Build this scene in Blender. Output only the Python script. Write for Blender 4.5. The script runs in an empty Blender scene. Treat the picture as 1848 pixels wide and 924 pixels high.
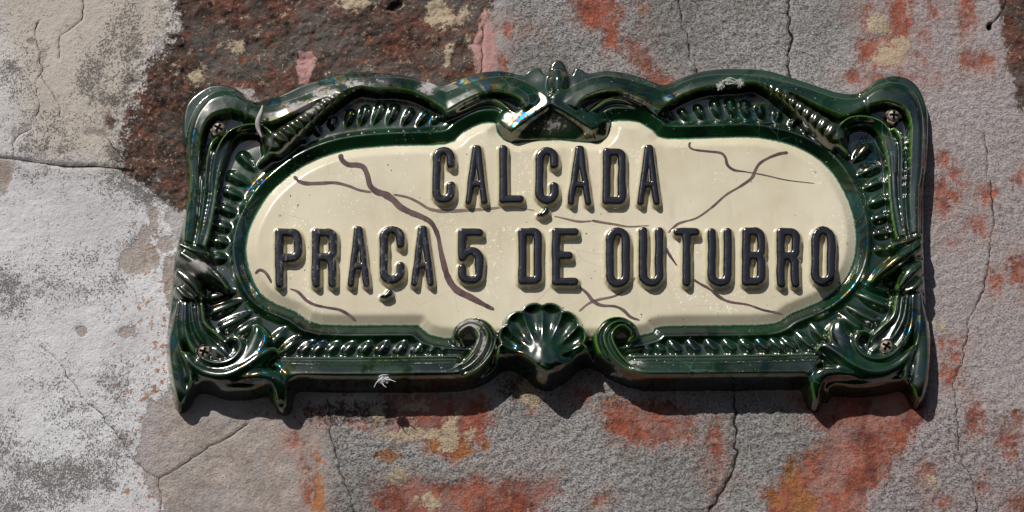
import bpy, math, random
import numpy as np
random.seed(4); rng = np.random.default_rng(7)
sc = bpy.context.scene
COL = sc.collection
R = math.radians

# ------------------------------------------------------------------ camera, sky, sun, exposure
U = 0.00044                 # metres for one unit of the layout (one pixel of the photograph at the wall)
Z0 = 2.60                   # height of the picture centre on the wall
PITCH = R(20.0); LENS = 100.0
FPX = LENS / 36.0 * 1848.0
DV = np.array([0, math.cos(PITCH), math.sin(PITCH)]); UV = np.array([0, -math.sin(PITCH), math.cos(PITCH)])
CAM = -FPX * DV
cam = bpy.data.cameras.new('camera'); cam.lens = LENS; cam.sensor_width = 36; cam.clip_start = 0.05; cam.clip_end = 200
camo = bpy.data.objects.new('camera', cam); COL.objects.link(camo)
camo.location = (CAM[0]*U, CAM[1]*U, Z0 + CAM[2]*U); camo.rotation_euler = (R(90) + PITCH, 0, 0)
sc.camera = camo

SUN = np.array([-0.52, -1.0, 0.95]); SUN /= np.linalg.norm(SUN)
el = math.asin(SUN[2]); az = math.atan2(SUN[0], SUN[1])
w = bpy.data.worlds.new('World'); sc.world = w; w.use_nodes = True
nt = w.node_tree; bg = nt.nodes['Background']
sky = nt.nodes.new('ShaderNodeTexSky'); sky.sky_type = 'NISHITA'; sky.sun_disc = False
sky.sun_elevation = el; sky.sun_rotation = az % (2*math.pi); sky.altitude = 50; sky.dust_density = 1.0; sky.air_density = 0.6
nt.links.new(sky.outputs[0], bg.inputs[0]); bg.inputs[1].default_value = 0.05
sl = bpy.data.lights.new('sun', 'SUN'); sl.energy = 5.0; sl.angle = R(0.5); sl.color = (1.0, 0.95, 0.87)
so = bpy.data.objects.new('sun', sl); COL.objects.link(so)
import mathutils
so.rotation_euler = mathutils.Vector(SUN).to_track_quat('Z', 'Y').to_euler(); so.location = (-1, -3, 6)
sc.view_settings.view_transform = 'Standard'; sc.view_settings.look = 'None'
sc.view_settings.gamma = 1; sc.view_settings.use_curve_mapping = False; sc.view_settings.exposure = 0.0
sc.render.engine = 'CYCLES'
sc.cycles.max_bounces = 6

# ------------------------------------------------------------------ layout helpers
def P(u, v, h=0.0):
    """photo pixel -> (X, Z) on the plane standing h units proud of the wall"""
    u = np.asarray(u, float); v = np.asarray(v, float)
    a = (u - 924) / FPX; b = (462 - v) / FPX
    ry = DV[1] + b*UV[1]; rz = DV[2] + b*UV[2]
    t = (-np.asarray(h, float) - CAM[1]) / ry
    return CAM[0] + t*a, CAM[2] + t*rz

def smooth(pts, n=8):
    """Catmull-Rom through rows of numbers"""
    p = np.asarray(pts, float)
    if len(p) < 3:
        t = np.linspace(0, 1, n*2)[:, None]; return p[0]*(1-t) + p[-1]*t
    q = np.vstack([2*p[0]-p[1], p, 2*p[-1]-p[-2]]); out = []
    for i in range(len(p)-1):
        a, b, c, d = q[i:i+4]
        for t in np.arange(n)/n:
            out.append(0.5*(2*b + (c-a)*t + (2*a-5*b+4*c-d)*t*t + (-a+3*b-3*c+d)*t**3))
    out.append(p[-1]); return np.array(out)

def resample(p, n):
    d = np.r_[0, np.cumsum(np.linalg.norm(np.diff(p[:, :2], axis=0), axis=1))]
    t = np.linspace(0, d[-1], n)
    return np.column_stack([np.interp(t, d, p[:, k]) for k in range(p.shape[1])])

def smax(a, b, k):
    h = np.clip(.5 + .5*(a-b)/k, 0, 1); return b*(1-h) + a*h + k*h*(1-h)
def smin(a, b, k): return -smax(-a, -b, k)
def sstep(a, b, x):
    t = np.clip((x-a)/(b-a), 0, 1); return t*t*(3-2*t)

def hash2(ix, iz, seed):
    n = (ix*374761393 + iz*668265263 + seed*974711) & 0x7fffffff
    n = ((n ^ (n >> 13))*1274126177) & 0x7fffffff
    n = n ^ (n >> 16); return (n & 0xffff)/65535.0
def vnoise(x, z, seed=0):
    ix = np.floor(x).astype(np.int64); iz = np.floor(z).astype(np.int64)
    fx = x-ix; fz = z-iz; fx = fx*fx*fx*(fx*(fx*6-15)+10); fz = fz*fz*fz*(fz*(fz*6-15)+10)
    a = hash2(ix, iz, seed); b = hash2(ix+1, iz, seed); c = hash2(ix, iz+1, seed); d = hash2(ix+1, iz+1, seed)
    return (a*(1-fx)+b*fx)*(1-fz) + (c*(1-fx)+d*fx)*fz
def fbm(x, z, scale, octs=4, seed=0, rough=.55):
    s = 0; amp = 1; tot = 0
    x = x/scale; z = z/scale
    for o in range(octs):
        s = s + amp*vnoise(x + 17.3*o, z - 9.1*o, seed+o); tot += amp; amp *= rough
        x, z = 2.03*(x*.8 - z*.6), 2.03*(x*.6 + z*.8)
    return s/tot

def poly_sdf(X, Z, poly):
    """signed distance, positive inside; poly (n,2)"""
    X = np.asarray(X); sh = X.shape; x = X.ravel(); z = np.asarray(Z).ravel()
    best = np.full(x.size, 1e18); ins = np.zeros(x.size, bool)
    q = np.roll(poly, -1, axis=0)
    for (ax, az_), (bx, bz) in zip(poly, q):
        ex, ez = bx-ax, bz-az_; L = ex*ex+ez*ez + 1e-12
        t = np.clip(((x-ax)*ex + (z-az_)*ez)/L, 0, 1)
        dx = x-ax-t*ex; dz = z-az_-t*ez
        np.minimum(best, dx*dx+dz*dz, out=best)
        if az_ != bz:
            c = ((az_ > z) != (bz > z)) & (x < (bx-ax)*(z-az_)/(bz-az_) + ax)
            ins ^= c
    d = np.sqrt(best); return np.where(ins, d, -d).reshape(sh)

def blur(a, r, n=2):
    for _ in range(n):
        for ax in (0, 1):
            p = np.pad(a, [(r, r) if k == ax else (0, 0) for k in (0, 1)], mode='edge')
            c = np.cumsum(p, axis=ax); c = np.concatenate([np.zeros_like(np.take(c, [0], ax)), c], axis=ax)
            n_ = a.shape[ax]
            a = (np.take(c, range(2*r+1, 2*r+1+n_), ax) - np.take(c, range(0, n_), ax))/(2*r+1)
    return a

# ------------------------------------------------------------------ mesh helpers
def mesh_from(name, co, quads, mat, parent=None, attrs=None, normals=None, smoothit=True):
    me = bpy.data.meshes.new(name)
    co = np.asarray(co, np.float32); quads = np.asarray(quads, np.int32); k = quads.shape[1]
    me.vertices.add(len(co)); me.vertices.foreach_set('co', co.ravel())
    me.loops.add(quads.size); me.loops.foreach_set('vertex_index', quads.ravel())
    me.polygons.add(len(quads)); me.polygons.foreach_set('loop_start', np.arange(0, quads.size, k, dtype=np.int32))
    me.update(calc_edges=True)
    me.polygons.foreach_set('use_smooth', np.full(len(quads), smoothit))
    for an, av in (attrs or {}).items():
        a = me.attributes.new(an, 'FLOAT', 'POINT'); a.data.foreach_set('value', np.asarray(av, np.float32))
    if normals is not None:
        me.normals_split_custom_set_from_vertices(np.asarray(normals, np.float32))
    me.materials.append(mat)
    o = bpy.data.objects.new(name, me); COL.objects.link(o)
    if parent is not None: o.parent = parent
    return o

def world(X, Z, H): return np.column_stack([np.ravel(X)*U, -np.ravel(H)*U, Z0 + np.ravel(Z)*U])

def grid_part(name, X, Z, H, cellmask, mat, parent, attrs=None, normals=None, origin=None):
    """faces of a height field picked by a cell mask, linked as one mesh"""
    nz, nx = H.shape
    idx = np.arange(nz*nx).reshape(nz, nx)
    r, c = np.nonzero(cellmask)
    q = np.column_stack([idx[r, c], idx[r, c+1], idx[r+1, c+1], idx[r+1, c]])
    used, inv = np.unique(q, return_inverse=True)
    co = world(X.ravel()[used], Z.ravel()[used], H.ravel()[used])
    at = {k: v.ravel()[used] for k, v in (attrs or {}).items()}
    nn = normals.reshape(-1, 3)[used] if normals is not None else None
    off = np.array(origin if origin is not None else (0, 0, 0))
    o = mesh_from(name, co - off, inv.reshape(q.shape), mat, parent, at, nn)
    return o

def field_normals(H, dx, dz):
    gz, gx = np.gradient(H, dz, dx)
    n = np.dstack([-gx, -np.ones_like(gx), -gz]); return n/np.linalg.norm(n, axis=2, keepdims=True)

# ------------------------------------------------------------------ node helpers
class NT:
    def __init__(s, name):
        s.m = bpy.data.materials.new(name); s.m.use_nodes = True; s.t = s.m.node_tree
        s.b = s.t.nodes['Principled BSDF']; s._tc = None
    def n(s, kind, **kw):
        x = s.t.nodes.new(kind)
        for k, v in kw.items(): setattr(x, k, v)
        return x
    def put(s, sock, v):
        if hasattr(v, 'is_output'): s.t.links.new(v, sock)
        elif v is not None: sock.default_value = v
    def co(s):
        if s._tc is None: s._tc = s.n('ShaderNodeTexCoord').outputs['Object']
        return s._tc
    def attr(s, name): return s.n('ShaderNodeAttribute', attribute_name=name).outputs['Fac']
    def noise(s, px, detail=4, rough=.6, dist=0, stretch=None, off=0.0, out='Fac'):
        v = s.co()
        if stretch or off:
            mp = s.n('ShaderNodeMapping'); s.put(mp.inputs[0], v)
            if stretch: mp.inputs['Scale'].default_value = stretch
            mp.inputs['Location'].default_value = (off, off*.7, -off); v = mp.outputs[0]
        x = s.n('ShaderNodeTexNoise'); s.put(x.inputs['Vector'], v)
        x.inputs['Scale'].default_value = 1/(px*U); x.inputs['Detail'].default_value = detail
        x.inputs['Roughness'].default_value = rough; x.inputs['Distortion'].default_value = dist
        return x.outputs[out]
    def voro(s, px, feature='F1', rand=1.0, out='Distance'):
        x = s.n('ShaderNodeTexVoronoi', feature=feature); s.put(x.inputs['Vector'], s.co())
        x.inputs['Scale'].default_value = 1/(px*U); x.inputs['Randomness'].default_value = rand
        return x.outputs[out]
    def math(s, op, a, b=None, c=None):
        x = s.n('ShaderNodeMath', operation=op)
        for i, v in enumerate((a, b, c)): s.put(x.inputs[i], v)
        return x.outputs[0]
    def step(s, lo, hi, x):
        m = s.n('ShaderNodeMapRange', interpolation_type='SMOOTHSTEP'); s.put(m.inputs[0], x)
        m.inputs[1].default_value = lo; m.inputs[2].default_value = hi; return m.outputs[0]
    def mix(s, f, a, b, mode='MIX'):
        x = s.n('ShaderNodeMix', data_type='RGBA', blend_type=mode); s.put(x.inputs[0], f)
        for i, v in ((6, a), (7, b)):
            if isinstance(v, (tuple, list)): v = (*v[:3], 1)
            s.put(x.inputs[i], v)
        return x.outputs[2]
    def bump(s, h, dist, strength=1.0, normal=None):
        x = s.n('ShaderNodeBump'); s.put(x.inputs['Height'], h); x.inputs['Distance'].default_value = dist*U
        s.put(x.inputs['Strength'], strength)
        if normal is not None: s.put(x.inputs['Normal'], normal)
        return x.outputs[0]
    def set(s, **kw):
        for k, v in kw.items():
            if isinstance(v, (tuple, list)) and len(v) == 3: v = (*v, 1)
            s.put(s.b.inputs[k.replace('_', ' ')], v)
        return s.m

# ------------------------------------------------------------------ materials
def mat_glaze():
    s = NT('green majolica glaze')
    ridge = s.attr('ridge'); dust = s.attr('dust'); olive = s.attr('olive')
    n1 = s.noise(90, 4, .55); n2 = s.noise(22, 3, .5, off=.3)
    base = s.mix(s.step(.35, .7, n1), (.0014, .0080, .0036), (.0055, .0320, .0105))
    base = s.mix(s.math('MULTIPLY', olive, .8), base, (.013, .017, .002))
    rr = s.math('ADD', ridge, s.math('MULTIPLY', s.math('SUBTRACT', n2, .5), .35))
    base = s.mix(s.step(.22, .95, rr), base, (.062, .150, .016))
    # fine crackle where the glaze has crazed
    ck = s.voro(30, 'DISTANCE_TO_EDGE'); ckm = s.math('MULTIPLY', s.step(.035, .0, ck), s.step(.55, .68, s.noise(140, 2, .5, off=1.3)))
    base = s.mix(s.math('MULTIPLY', ckm, .35), base, (.10, .20, .17))
    # settled dust, spatter, droppings
    f = s.noise(7, 5, .75, off=.9); f2 = s.noise(38, 4, .6, off=2.1)
    dd = s.math('ADD', dust, s.math('MULTIPLY', s.math('SUBTRACT', f, .5), 1.5))
    dd = s.math('ADD', dd, s.math('MULTIPLY', s.math('SUBTRACT', f2, .5), .9))
    dm = s.step(.62, .82, dd)
    sp = s.math('MULTIPLY', s.step(.68, .74, s.noise(4.5, 2, .5, off=4.0)), s.step(.46, .6, s.noise(60, 3, .5, off=3.0)))
    film = s.math('MULTIPLY', s.step(.15, .95, dust), .3)
    base = s.mix(film, base, (.16, .15, .14))
    base = s.mix(s.math('MULTIPLY', sp, .75), base, (.30, .30, .28))
    base = s.mix(s.math('MULTIPLY', dm, .85), base, s.mix(s.noise(14, 3, .6, off=7), (.13, .11, .10), (.50, .49, .50)))
    rough = s.math('MAXIMUM', s.math('MULTIPLY', dm, .85), s.math('ADD', .20, s.math('MULTIPLY', s.math('MAXIMUM', sp, s.math('MULTIPLY', film, 1.2)), .6)))
    h = s.math('ADD', s.noise(34, 2, .4, off=.5), s.math('MULTIPLY', dm, .18))
    tf = s.math('MULTIPLY', s.step(.49, .77, s.noise(95, 4, .6, .6, off=6)), 420.0)
    return s.set(Base_Color=base, Roughness=rough, IOR=1.85, Normal=s.bump(h, 2.2, .5),
                 Thin_Film_Thickness=tf, Thin_Film_IOR=1.40, Coat_Weight=s.math('MULTIPLY', s.math('SUBTRACT', 1.0, s.math('MAXIMUM', dm, s.math('MULTIPLY', sp, .8))), .8), Coat_IOR=1.6, Coat_Roughness=.035)

def mat_panel():
    s = NT('cream glaze')
    n = s.noise(160, 4, .6); n2 = s.noise(24, 4, .6, stretch=(1, 1, .25), off=.4)
    c = s.mix(s.step(.25, .75, n), (.475, .432, .318), (.575, .535, .425))
    c = s.mix(s.math('MULTIPLY', s.step(.52, .72, s.noise(48, 5, .66, stretch=(1.3, 1, .3), off=11)), .28), c, (.37, .315, .215))
    c = s.mix(s.math('MULTIPLY', s.step(.5, .75, n2), .3), c, (.42, .375, .28))
    edge = s.attr('edge'); e = s.math('ADD', edge, s.math('MULTIPLY', s.math('SUBTRACT', s.noise(6, 3, .6), .5), .8))
    c = s.mix(s.step(.45, .95, e), c, (.02, .11, .07))
    # hair crazing and chips
    ck = s.voro(85, 'DISTANCE_TO_EDGE'); cm = s.math('MULTIPLY', s.step(.008, .0, ck), s.step(.5, .6, s.noise(130, 2, .5, off=2)))
    c = s.mix(s.math('MULTIPLY', cm, .35), c, (.24, .19, .13))
    pit = s.math('MULTIPLY', s.step(.76, .79, s.noise(7, 1, .4, off=5)), s.step(.45, .55, s.noise(120, 2, .5, off=8)))
    c = s.mix(pit, c, (.05, .035, .025))
    dirt = s.attr('dirt'); d = s.math('ADD', dirt, s.math('MULTIPLY', s.math('SUBTRACT', s.noise(9, 5, .7, off=1), .5), 1.4))
    c = s.mix(s.math('MULTIPLY', s.step(.6, .85, d), .8), c, (.16, .09, .05))
    # matt salt specks
    salt = s.math('MULTIPLY', s.step(.62, .68, s.noise(4.5, 2, .5, off=3)), s.step(.52, .66, s.noise(75, 2, .5, off=9)))
    c = s.mix(s.math('MULTIPLY', salt, .55), c, (.80, .76, .66))
    h = s.math('ADD', s.noise(45, 2, .5), s.math('MULTIPLY', s.noise(6, 2, .5), .05))
    return s.set(Base_Color=c, Roughness=s.math('ADD', .20, s.math('MULTIPLY', salt, .4)), IOR=1.5, Normal=s.bump(h, 1.4, .45))

def mat_letter():
    s = NT('dark raised lettering'); ink = s.attr('ink')
    e = s.math('ADD', ink, s.math('MULTIPLY', s.math('SUBTRACT', s.noise(8, 3, .6), .5), .5))
    k = s.mix(s.noise(60, 3, .6), (.0055, .006, .010), (.0115, .012, .018))
    wear = s.math('ADD', s.math('MULTIPLY', s.noise(7, 5, .75, stretch=(1, 1, .5), off=2), 1.0), s.math('MULTIPLY', s.attr('wear'), .16))
    k = s.mix(s.math('MULTIPLY', s.step(.66, .80, wear), .55), k, (.24, .235, .25))
    c = s.mix(s.step(.35, .6, e), s.mix(s.noise(40), (.43, .385, .26), (.52, .475, .345)), k)
    return s.set(Base_Color=c, Roughness=s.math('ADD', .2, s.math('MULTIPLY', s.step(.35, .6, e), .02)), IOR=1.6,
                 Normal=s.bump(s.noise(12, 3, .6), 1.2, .4))

def mat_vein():
    s = NT('brown painted vein')
    c = s.mix(s.step(.3, .7, s.noise(16, 4, .6, stretch=(1, 1, .5))), (.055, .032, .034), (.13, .085, .08))
    c = s.mix(s.attr('thin'), c, (.30, .235, .18))
    return s.set(Base_Color=c, Roughness=.2, IOR=1.5)

def mat_metal():
    s = NT('weathered screw steel')
    c = s.mix(s.step(.45, .65, s.noise(5, 4, .7)), (.30, .275, .24), (.10, .07, .05))
    return s.set(Base_Color=c, Metallic=.6, Roughness=s.math('ADD', .42, s.math('MULTIPLY', s.noise(6), .3)), Normal=s.bump(s.noise(3), .3, .5))
def mat_slot_shade():
    s = NT('slot shade black'); return s.set(Base_Color=(.004, .0035, .003), Roughness=.9, Specular_IOR_Level=0.0)  # near-black colour gives the screw slots their depth shade
def mat_washer():
    s = NT('crumbling plug putty')
    return s.set(Base_Color=s.mix(s.noise(5, 3), (.16, .11, .08), (.32, .25, .2)), Roughness=.9, Normal=s.bump(s.noise(4), 1, .8))
def mat_web():
    s = NT('dusty cobweb'); return s.set(Base_Color=s.mix(s.noise(8, 3), (.42, .41, .43), (.66, .65, .68)), Roughness=.95)
def mat_feather():
    s = NT('grey feather'); return s.set(Base_Color=s.mix(s.noise(5, 3, .6, stretch=(3, 1, .4)), (.30, .26, .27), (.52, .48, .49)), Roughness=.85)

def mat_wall():
    s = NT('flaking limewashed plaster'); A = s.attr
    nb = s.noise(220, 5, .6); nm = s.noise(34, 6, .7, off=.2); nf = s.noise(3.6, 4, .75, off=.7); nf2 = s.noise(10, 6, .76, off=1.7)
    ns = s.noise(16, 5, .72, stretch=(1.7, 1, .4), off=5)          # up-and-down brush streaks
    def layer(m, amp=1.0, amp2=.5, lo=.44, hi=.58, st=0):
        x = s.math('ADD', m, s.math('MULTIPLY', s.math('SUBTRACT', nf2, .5), amp))
        if st: x = s.math('ADD', x, s.math('MULTIPLY', s.math('SUBTRACT', ns, .5), st))
        x = s.math('ADD', x, s.math('MULTIPLY', s.math('SUBTRACT', nf, .5), amp2)); return s.step(lo, hi, x)
    # bare grey render, warmer and cooler clouds
    c = s.mix(s.step(.3, .7, nb), (.245, .237, .233), (.385, .377, .388))
    c = s.mix(s.math('MULTIPLY', s.step(.45, .75, nm), .5), c, (.175, .155, .135))
    c = s.mix(s.math('MULTIPLY', s.step(.52, .66, nf2), .4), c, (.36, .355, .365))
    c = s.mix(s.math('MULTIPLY', A('lilac'), .75), c, s.mix(nm, (.295, .255, .264), (.435, .385, .40)))
    tan = s.mix(s.step(.3, .7, nm), (.21, .172, .146), (.43, .37, .342))
    tan = s.mix(s.math('MULTIPLY', s.step(.47, .6, s.noise(80, 5, .66, off=40)), .6), tan, s.mix(nf2, (.25, .225, .225), (.38, .35, .355)))
    tan = s.mix(s.math('MULTIPLY', s.step(.55, .66, nf), .5), tan, (.08, .068, .058))
    tan = s.mix(s.math('MULTIPLY', s.step(.62, .70, s.noise(20, 5, .7, off=41)), .6), tan, (.34, .17, .115))
    c = s.mix(s.math('MULTIPLY', layer(A('tan'), .8, .3, .3, .7), .85), c, tan)
    wash = s.math('MULTIPLY', s.step(.25, .8, s.math('ADD', A('wash'), s.math('ADD', s.math('MULTIPLY', s.math('SUBTRACT', nm, .5), .9), s.math('MULTIPLY', s.math('SUBTRACT', ns, .5), .5)))), .45)
    c = s.mix(wash, c, s.mix(nf2, (.22, .13, .11), (.36, .235, .205)))
    # old red and ochre limewash
    red = s.mix(s.step(.32, .68, nm), (.12, .030, .020), (.36, .088, .042))
    red = s.mix(s.math('MULTIPLY', s.step(.53, .70, ns), .55), red, (.34, .20, .165))
    red = s.mix(s.math('MULTIPLY', s.step(.58, .68, nf2), .5), red, (.075, .030, .024))
    c = s.mix(s.math('MULTIPLY', layer(A('red'), 1.7, 1.2, .30, .72, 1.3), s.math('ADD', .5, s.math('MULTIPLY', s.step(.36, .6, s.noise(55, 5, .68, off=50)), .45))), c, red)
    c = s.mix(s.math('MULTIPLY', layer(A('orange'), 1.9, 1.2, .34, .72, 1.8), .85), c, s.mix(nf2, (.20, .065, .018), (.42, .19, .07)))
    # the soot-dark crust
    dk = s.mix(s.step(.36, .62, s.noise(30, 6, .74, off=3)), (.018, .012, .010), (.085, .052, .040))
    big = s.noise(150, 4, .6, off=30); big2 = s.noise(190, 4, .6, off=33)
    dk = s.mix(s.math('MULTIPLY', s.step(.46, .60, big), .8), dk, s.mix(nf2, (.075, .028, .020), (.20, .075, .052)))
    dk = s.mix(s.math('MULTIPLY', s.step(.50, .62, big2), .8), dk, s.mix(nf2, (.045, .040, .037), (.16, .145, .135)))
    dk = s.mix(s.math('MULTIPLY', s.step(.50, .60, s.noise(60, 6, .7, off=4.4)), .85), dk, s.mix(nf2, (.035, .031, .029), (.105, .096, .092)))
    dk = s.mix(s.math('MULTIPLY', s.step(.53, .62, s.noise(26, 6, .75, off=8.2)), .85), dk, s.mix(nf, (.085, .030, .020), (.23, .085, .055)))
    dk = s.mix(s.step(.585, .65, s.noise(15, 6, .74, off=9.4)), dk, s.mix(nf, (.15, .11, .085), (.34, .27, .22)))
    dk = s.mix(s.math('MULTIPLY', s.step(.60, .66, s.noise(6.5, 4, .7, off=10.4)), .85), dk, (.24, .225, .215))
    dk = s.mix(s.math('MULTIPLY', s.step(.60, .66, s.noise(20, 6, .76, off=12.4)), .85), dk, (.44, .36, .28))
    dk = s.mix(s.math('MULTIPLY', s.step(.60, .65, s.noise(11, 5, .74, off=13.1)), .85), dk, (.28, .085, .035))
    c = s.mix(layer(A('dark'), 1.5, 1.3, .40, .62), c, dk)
    c = s.mix(s.math('MULTIPLY', layer(A('cream'), 2.0, 1.5, .42, .66), .9), c, s.mix(nf2, (.27, .20, .13), (.56, .48, .36)))
    c = s.mix(layer(A('pink'), .5, .25), c, s.mix(s.noise(14, 4, .7, stretch=(1.6, 1, .25), off=2), (.27, .135, .13), (.45, .28, .27)))
    # white lime paint
    wh = s.mix(s.step(.3, .7, nb), (.42, .415, .44), (.555, .555, .59))
    wh = s.mix(A('beige'), wh, s.mix(nb, (.36, .32, .285), (.46, .42, .385)))
    wh = s.mix(s.math('MULTIPLY', s.step(.5, .7, nm), .25), wh, (.33, .315, .31))
    wm = layer(A('white'), 1.2, 1.4, .42, .60)
    c = s.mix(wm, c, wh)
    # black mould: separate specks in the pits of the paint, soft sooty clouds where it is thick
    g = A('grime'); gn = s.math('ADD', s.math('MULTIPLY', s.noise(2.7, 2, .6, stretch=(1, 1, .8), off=14), .65), s.math('MULTIPLY', s.noise(6.5, 3, .7, off=16), .35)); gn2 = s.noise(7.0, 6, .82, stretch=(1, 1, .8), off=15)
    gx = s.math('ADD', gn, s.math('ADD', s.math('MULTIPLY', s.math('SUBTRACT', g, .5), .30), s.math('MULTIPLY', s.math('SUBTRACT', nm, .5), .25)))
    gm = s.step(.55, .63, gx)
    cl = s.math('ADD', gn2, s.math('ADD', s.math('MULTIPLY', s.math('SUBTRACT', g, .62), .75), s.math('MULTIPLY', s.math('SUBTRACT', nm, .5), .5)))
    cm = s.step(.46, .78, cl)
    c = s.mix(s.math('MULTIPLY', cm, .58), c, s.mix(nm, (.07, .067, .064), (.17, .162, .155)))
    c = s.mix(s.math('MULTIPLY', gm, .8), c, s.mix(nm, (.04, .037, .035), (.13, .12, .11)))
    rs = s.math('MULTIPLY', wm, s.step(.665, .70, s.math('ADD', s.math('MULTIPLY', s.noise(13, 4, .66, off=21), .85), s.math('MULTIPLY', A('rust'), .18))))
    c = s.mix(s.math('MULTIPLY', rs, .9), c, s.mix(nf2, (.24, .095, .05), (.36, .20, .13)))
    # pits in the render
    rough = A('rough')
    pit = s.math('MULTIPLY', s.step(.53, .63, s.noise(3.2, 3, .65, stretch=(.8, 1, 1.15), off=18)), rough)
    c = s.mix(s.math('MULTIPLY', pit, .7), c, (.045, .041, .038))
    cr = A('crack'); c = s.mix(s.step(.35, .8, s.math('ADD', cr, s.math('ADD', s.math('MULTIPLY', s.math('SUBTRACT', nf, .5), .8), s.math('MULTIPLY', s.math('SUBTRACT', nm, .5), .9)))), c, (.018, .014, .012))
    hh = s.math('ADD', s.math('MULTIPLY', s.noise(4.0, 4, .72, off=18.5), 1.0), s.math('MULTIPLY', s.noise(11, 3, .6, off=19), .8))
    hh = s.math('SUBTRACT', hh, s.math('MULTIPLY', pit, .5)); hh = s.math('MULTIPLY', hh, s.math('ADD', .38, s.math('MULTIPLY', rough, .9)))
    hh = s.math('SUBTRACT', hh, s.math('MULTIPLY', gm, .16))
    hh = s.math('ADD', hh, s.math('MULTIPLY', wm, .25))
    return s.set(Base_Color=c, Roughness=.92, Specular_IOR_Level=.25, Normal=s.bump(hh, 5.6, .95))

M = dict(glaze=mat_glaze(), panel=mat_panel(), letter=mat_letter(), vein=mat_vein(), metal=mat_metal(), slot_shade=mat_slot_shade(),
         washer=mat_washer(), web=mat_web(), feather=mat_feather(), wall=mat_wall())
# ------------------------------------------------------------------ the wall
def spread(lo, hi, step, far):
    core = np.arange(lo, hi + step/2, step); out = []; d = step; x = hi
    while x < far: d *= 1.22; x += d; out.append(x)
    left = []; d = step; x = lo
    while x > -far: d *= 1.22; x -= d; left.append(x)
    return np.r_[left[::-1], core, out]
WX, WZ = np.meshgrid(spread(-1000, 1000, 2.0, 3600), spread(-535, 530, 2.0, 3600))
# image-like coordinates of every wall point, for laying out patches
def back(X, Z, h=0.0):
    x = X - CAM[0]; y = -h - CAM[1]; z = Z - CAM[2]
    dep = y*DV[1] + z*DV[2]; up = y*UV[1] + z*UV[2]
    return 924 + FPX*x/dep, 462 - FPX*up/dep
WU, WV = back(WX, WZ)
fw = [fbm(WX, WZ, 60, 4, 11) - .5, fbm(WX, WZ, 22, 4, 12) - .5, fbm(WX, WZ, 60, 4, 13) - .5, fbm(WX, WZ, 9, 3, 14) - .5]
EDGE = fw[0]*1.0 + fw[1]*.7 + fw[3]*.35            # ragged edge noise, about +-0.6
EDGE2 = fw[2]*1.0 + fw[1]*-.7 + fw[3]*.35

def pmask(polys, rag=26, soft=10, noise=None, dens=0.0):
    m = np.full(WX.shape, -1e3)
    for p in polys:
        p = np.array(p, float); lo = p.min(0) - 90; hi = p.max(0) + 90
        sel = (WU > lo[0]) & (WU < hi[0]) & (WV > lo[1]) & (WV < hi[1])
        m[sel] = np.maximum(m[sel], poly_sdf(WU[sel], WV[sel], p))
    if soft is None: return m
    return np.clip(.5 + (m + (EDGE if noise is None else noise)*2*rag + dens)/(2*soft), 0, 1)
def spots(lst, rag=10, soft=7, noise=None):
    """(u, v, ru, rv[, angle])"""
    m = np.full(WX.shape, -1e3)
    for s_ in lst:
        u, v, a, b = s_[:4]; an = R(s_[4]) if len(s_) > 4 else 0
        r = max(a, b) + 60; sel = (abs(WU-u) < r) & (abs(WV-v) < r)
        x = WU[sel]-u; y = WV[sel]-v; x, y = x*math.cos(an)+y*math.sin(an), -x*math.sin(an)+y*math.cos(an)
        d = (1 - np.sqrt((x/a)**2 + (y/b)**2))*min(a, b)
        m[sel] = np.maximum(m[sel], d)
    if soft is None: return m
    return np.clip(.5 + (m + (EDGE2 if noise is None else noise)*2*rag)/(2*soft), 0, 1)

white_low = [[(-2000, 276), (0, 276), (120, 290), (200, 296), (255, 326), (300, 368), (330, 420), (335, 480), (322, 560), (312, 650), (305, 700), (275, 735), (262, 790), (252, 830), (268, 870), (285, 924), (300, 1100), (-2000, 1100)]]
white_top = [[(-2000, -200), (318, -200), (322, 40), (300, 92), (268, 110), (258, 170), (236, 215), (232, 262), (226, 306), (120, 300), (0, 292), (-2000, 290)]]
wl = pmask(white_low, 20, 16); wt = pmask(white_top, 22, 26)
# bare and beige flakes fallen out of the white
gone = spots([(250, 470, 34, 26), (262, 452, 10, 40), (278, 402, 8, 22), (10, 320, 12, 30), (225, 600, 16, 9), (150, 598, 12, 9), (306, 505, 10, 34), (196, 222, 12, 20), (180, 240, 22, 10),
              (80, 95, 8, 30, 20), (95, 65, 26, 6, 150), (55, 75, 12, 7), (40, 235, 16, 6, 150), (26, 242, 6, 18), (300, 440, 12, 14), (315, 540, 10, 40)], 9, 5)
white = np.maximum(wl, wt)*(1-gone)
beige = wt*(1 - .8*sstep(40, -60, WU - .25*WV))
dark = pmask([[(322, -200), (560, -200), (760, -200), (905, -200), (905, 0), (885, 60), (860, 90), (870, 170), (480, 190), (400, 160), (350, 300), (338, 385), (280, 362), (236, 336), (190, 302), (195, 215), (222, 165), (232, 112), (282, 82)]], 22, 16)
dark = np.maximum(dark, pmask([[(1790, -200), (1830, -200), (2300, -200), (2300, 260), (1900, 300), (1836, 180), (1822, 120), (1806, 70)]], 12, 8))
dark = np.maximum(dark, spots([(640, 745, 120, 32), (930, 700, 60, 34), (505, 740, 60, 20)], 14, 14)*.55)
red = pmask([[(1440, 720), (1530, 700), (1670, 690), (1672, 750), (1640, 800), (1604, 858), (1570, 900), (1540, 1000), (1372, 1000), (1385, 885), (1415, 850), (1478, 792)],
             [(690, 712), (880, 712), (885, 760), (875, 800), (820, 835), (770, 800), (700, 768)],
             [(1085, 722), (1215, 715), (1252, 750), (1246, 795), (1180, 812), (1120, 800), (1092, 770)],
             [(700, 872), (850, 860), (1008, 866), (1012, 892), (960, 930), (880, 1000), (690, 1000), (668, 900)]], 22, None)
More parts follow.
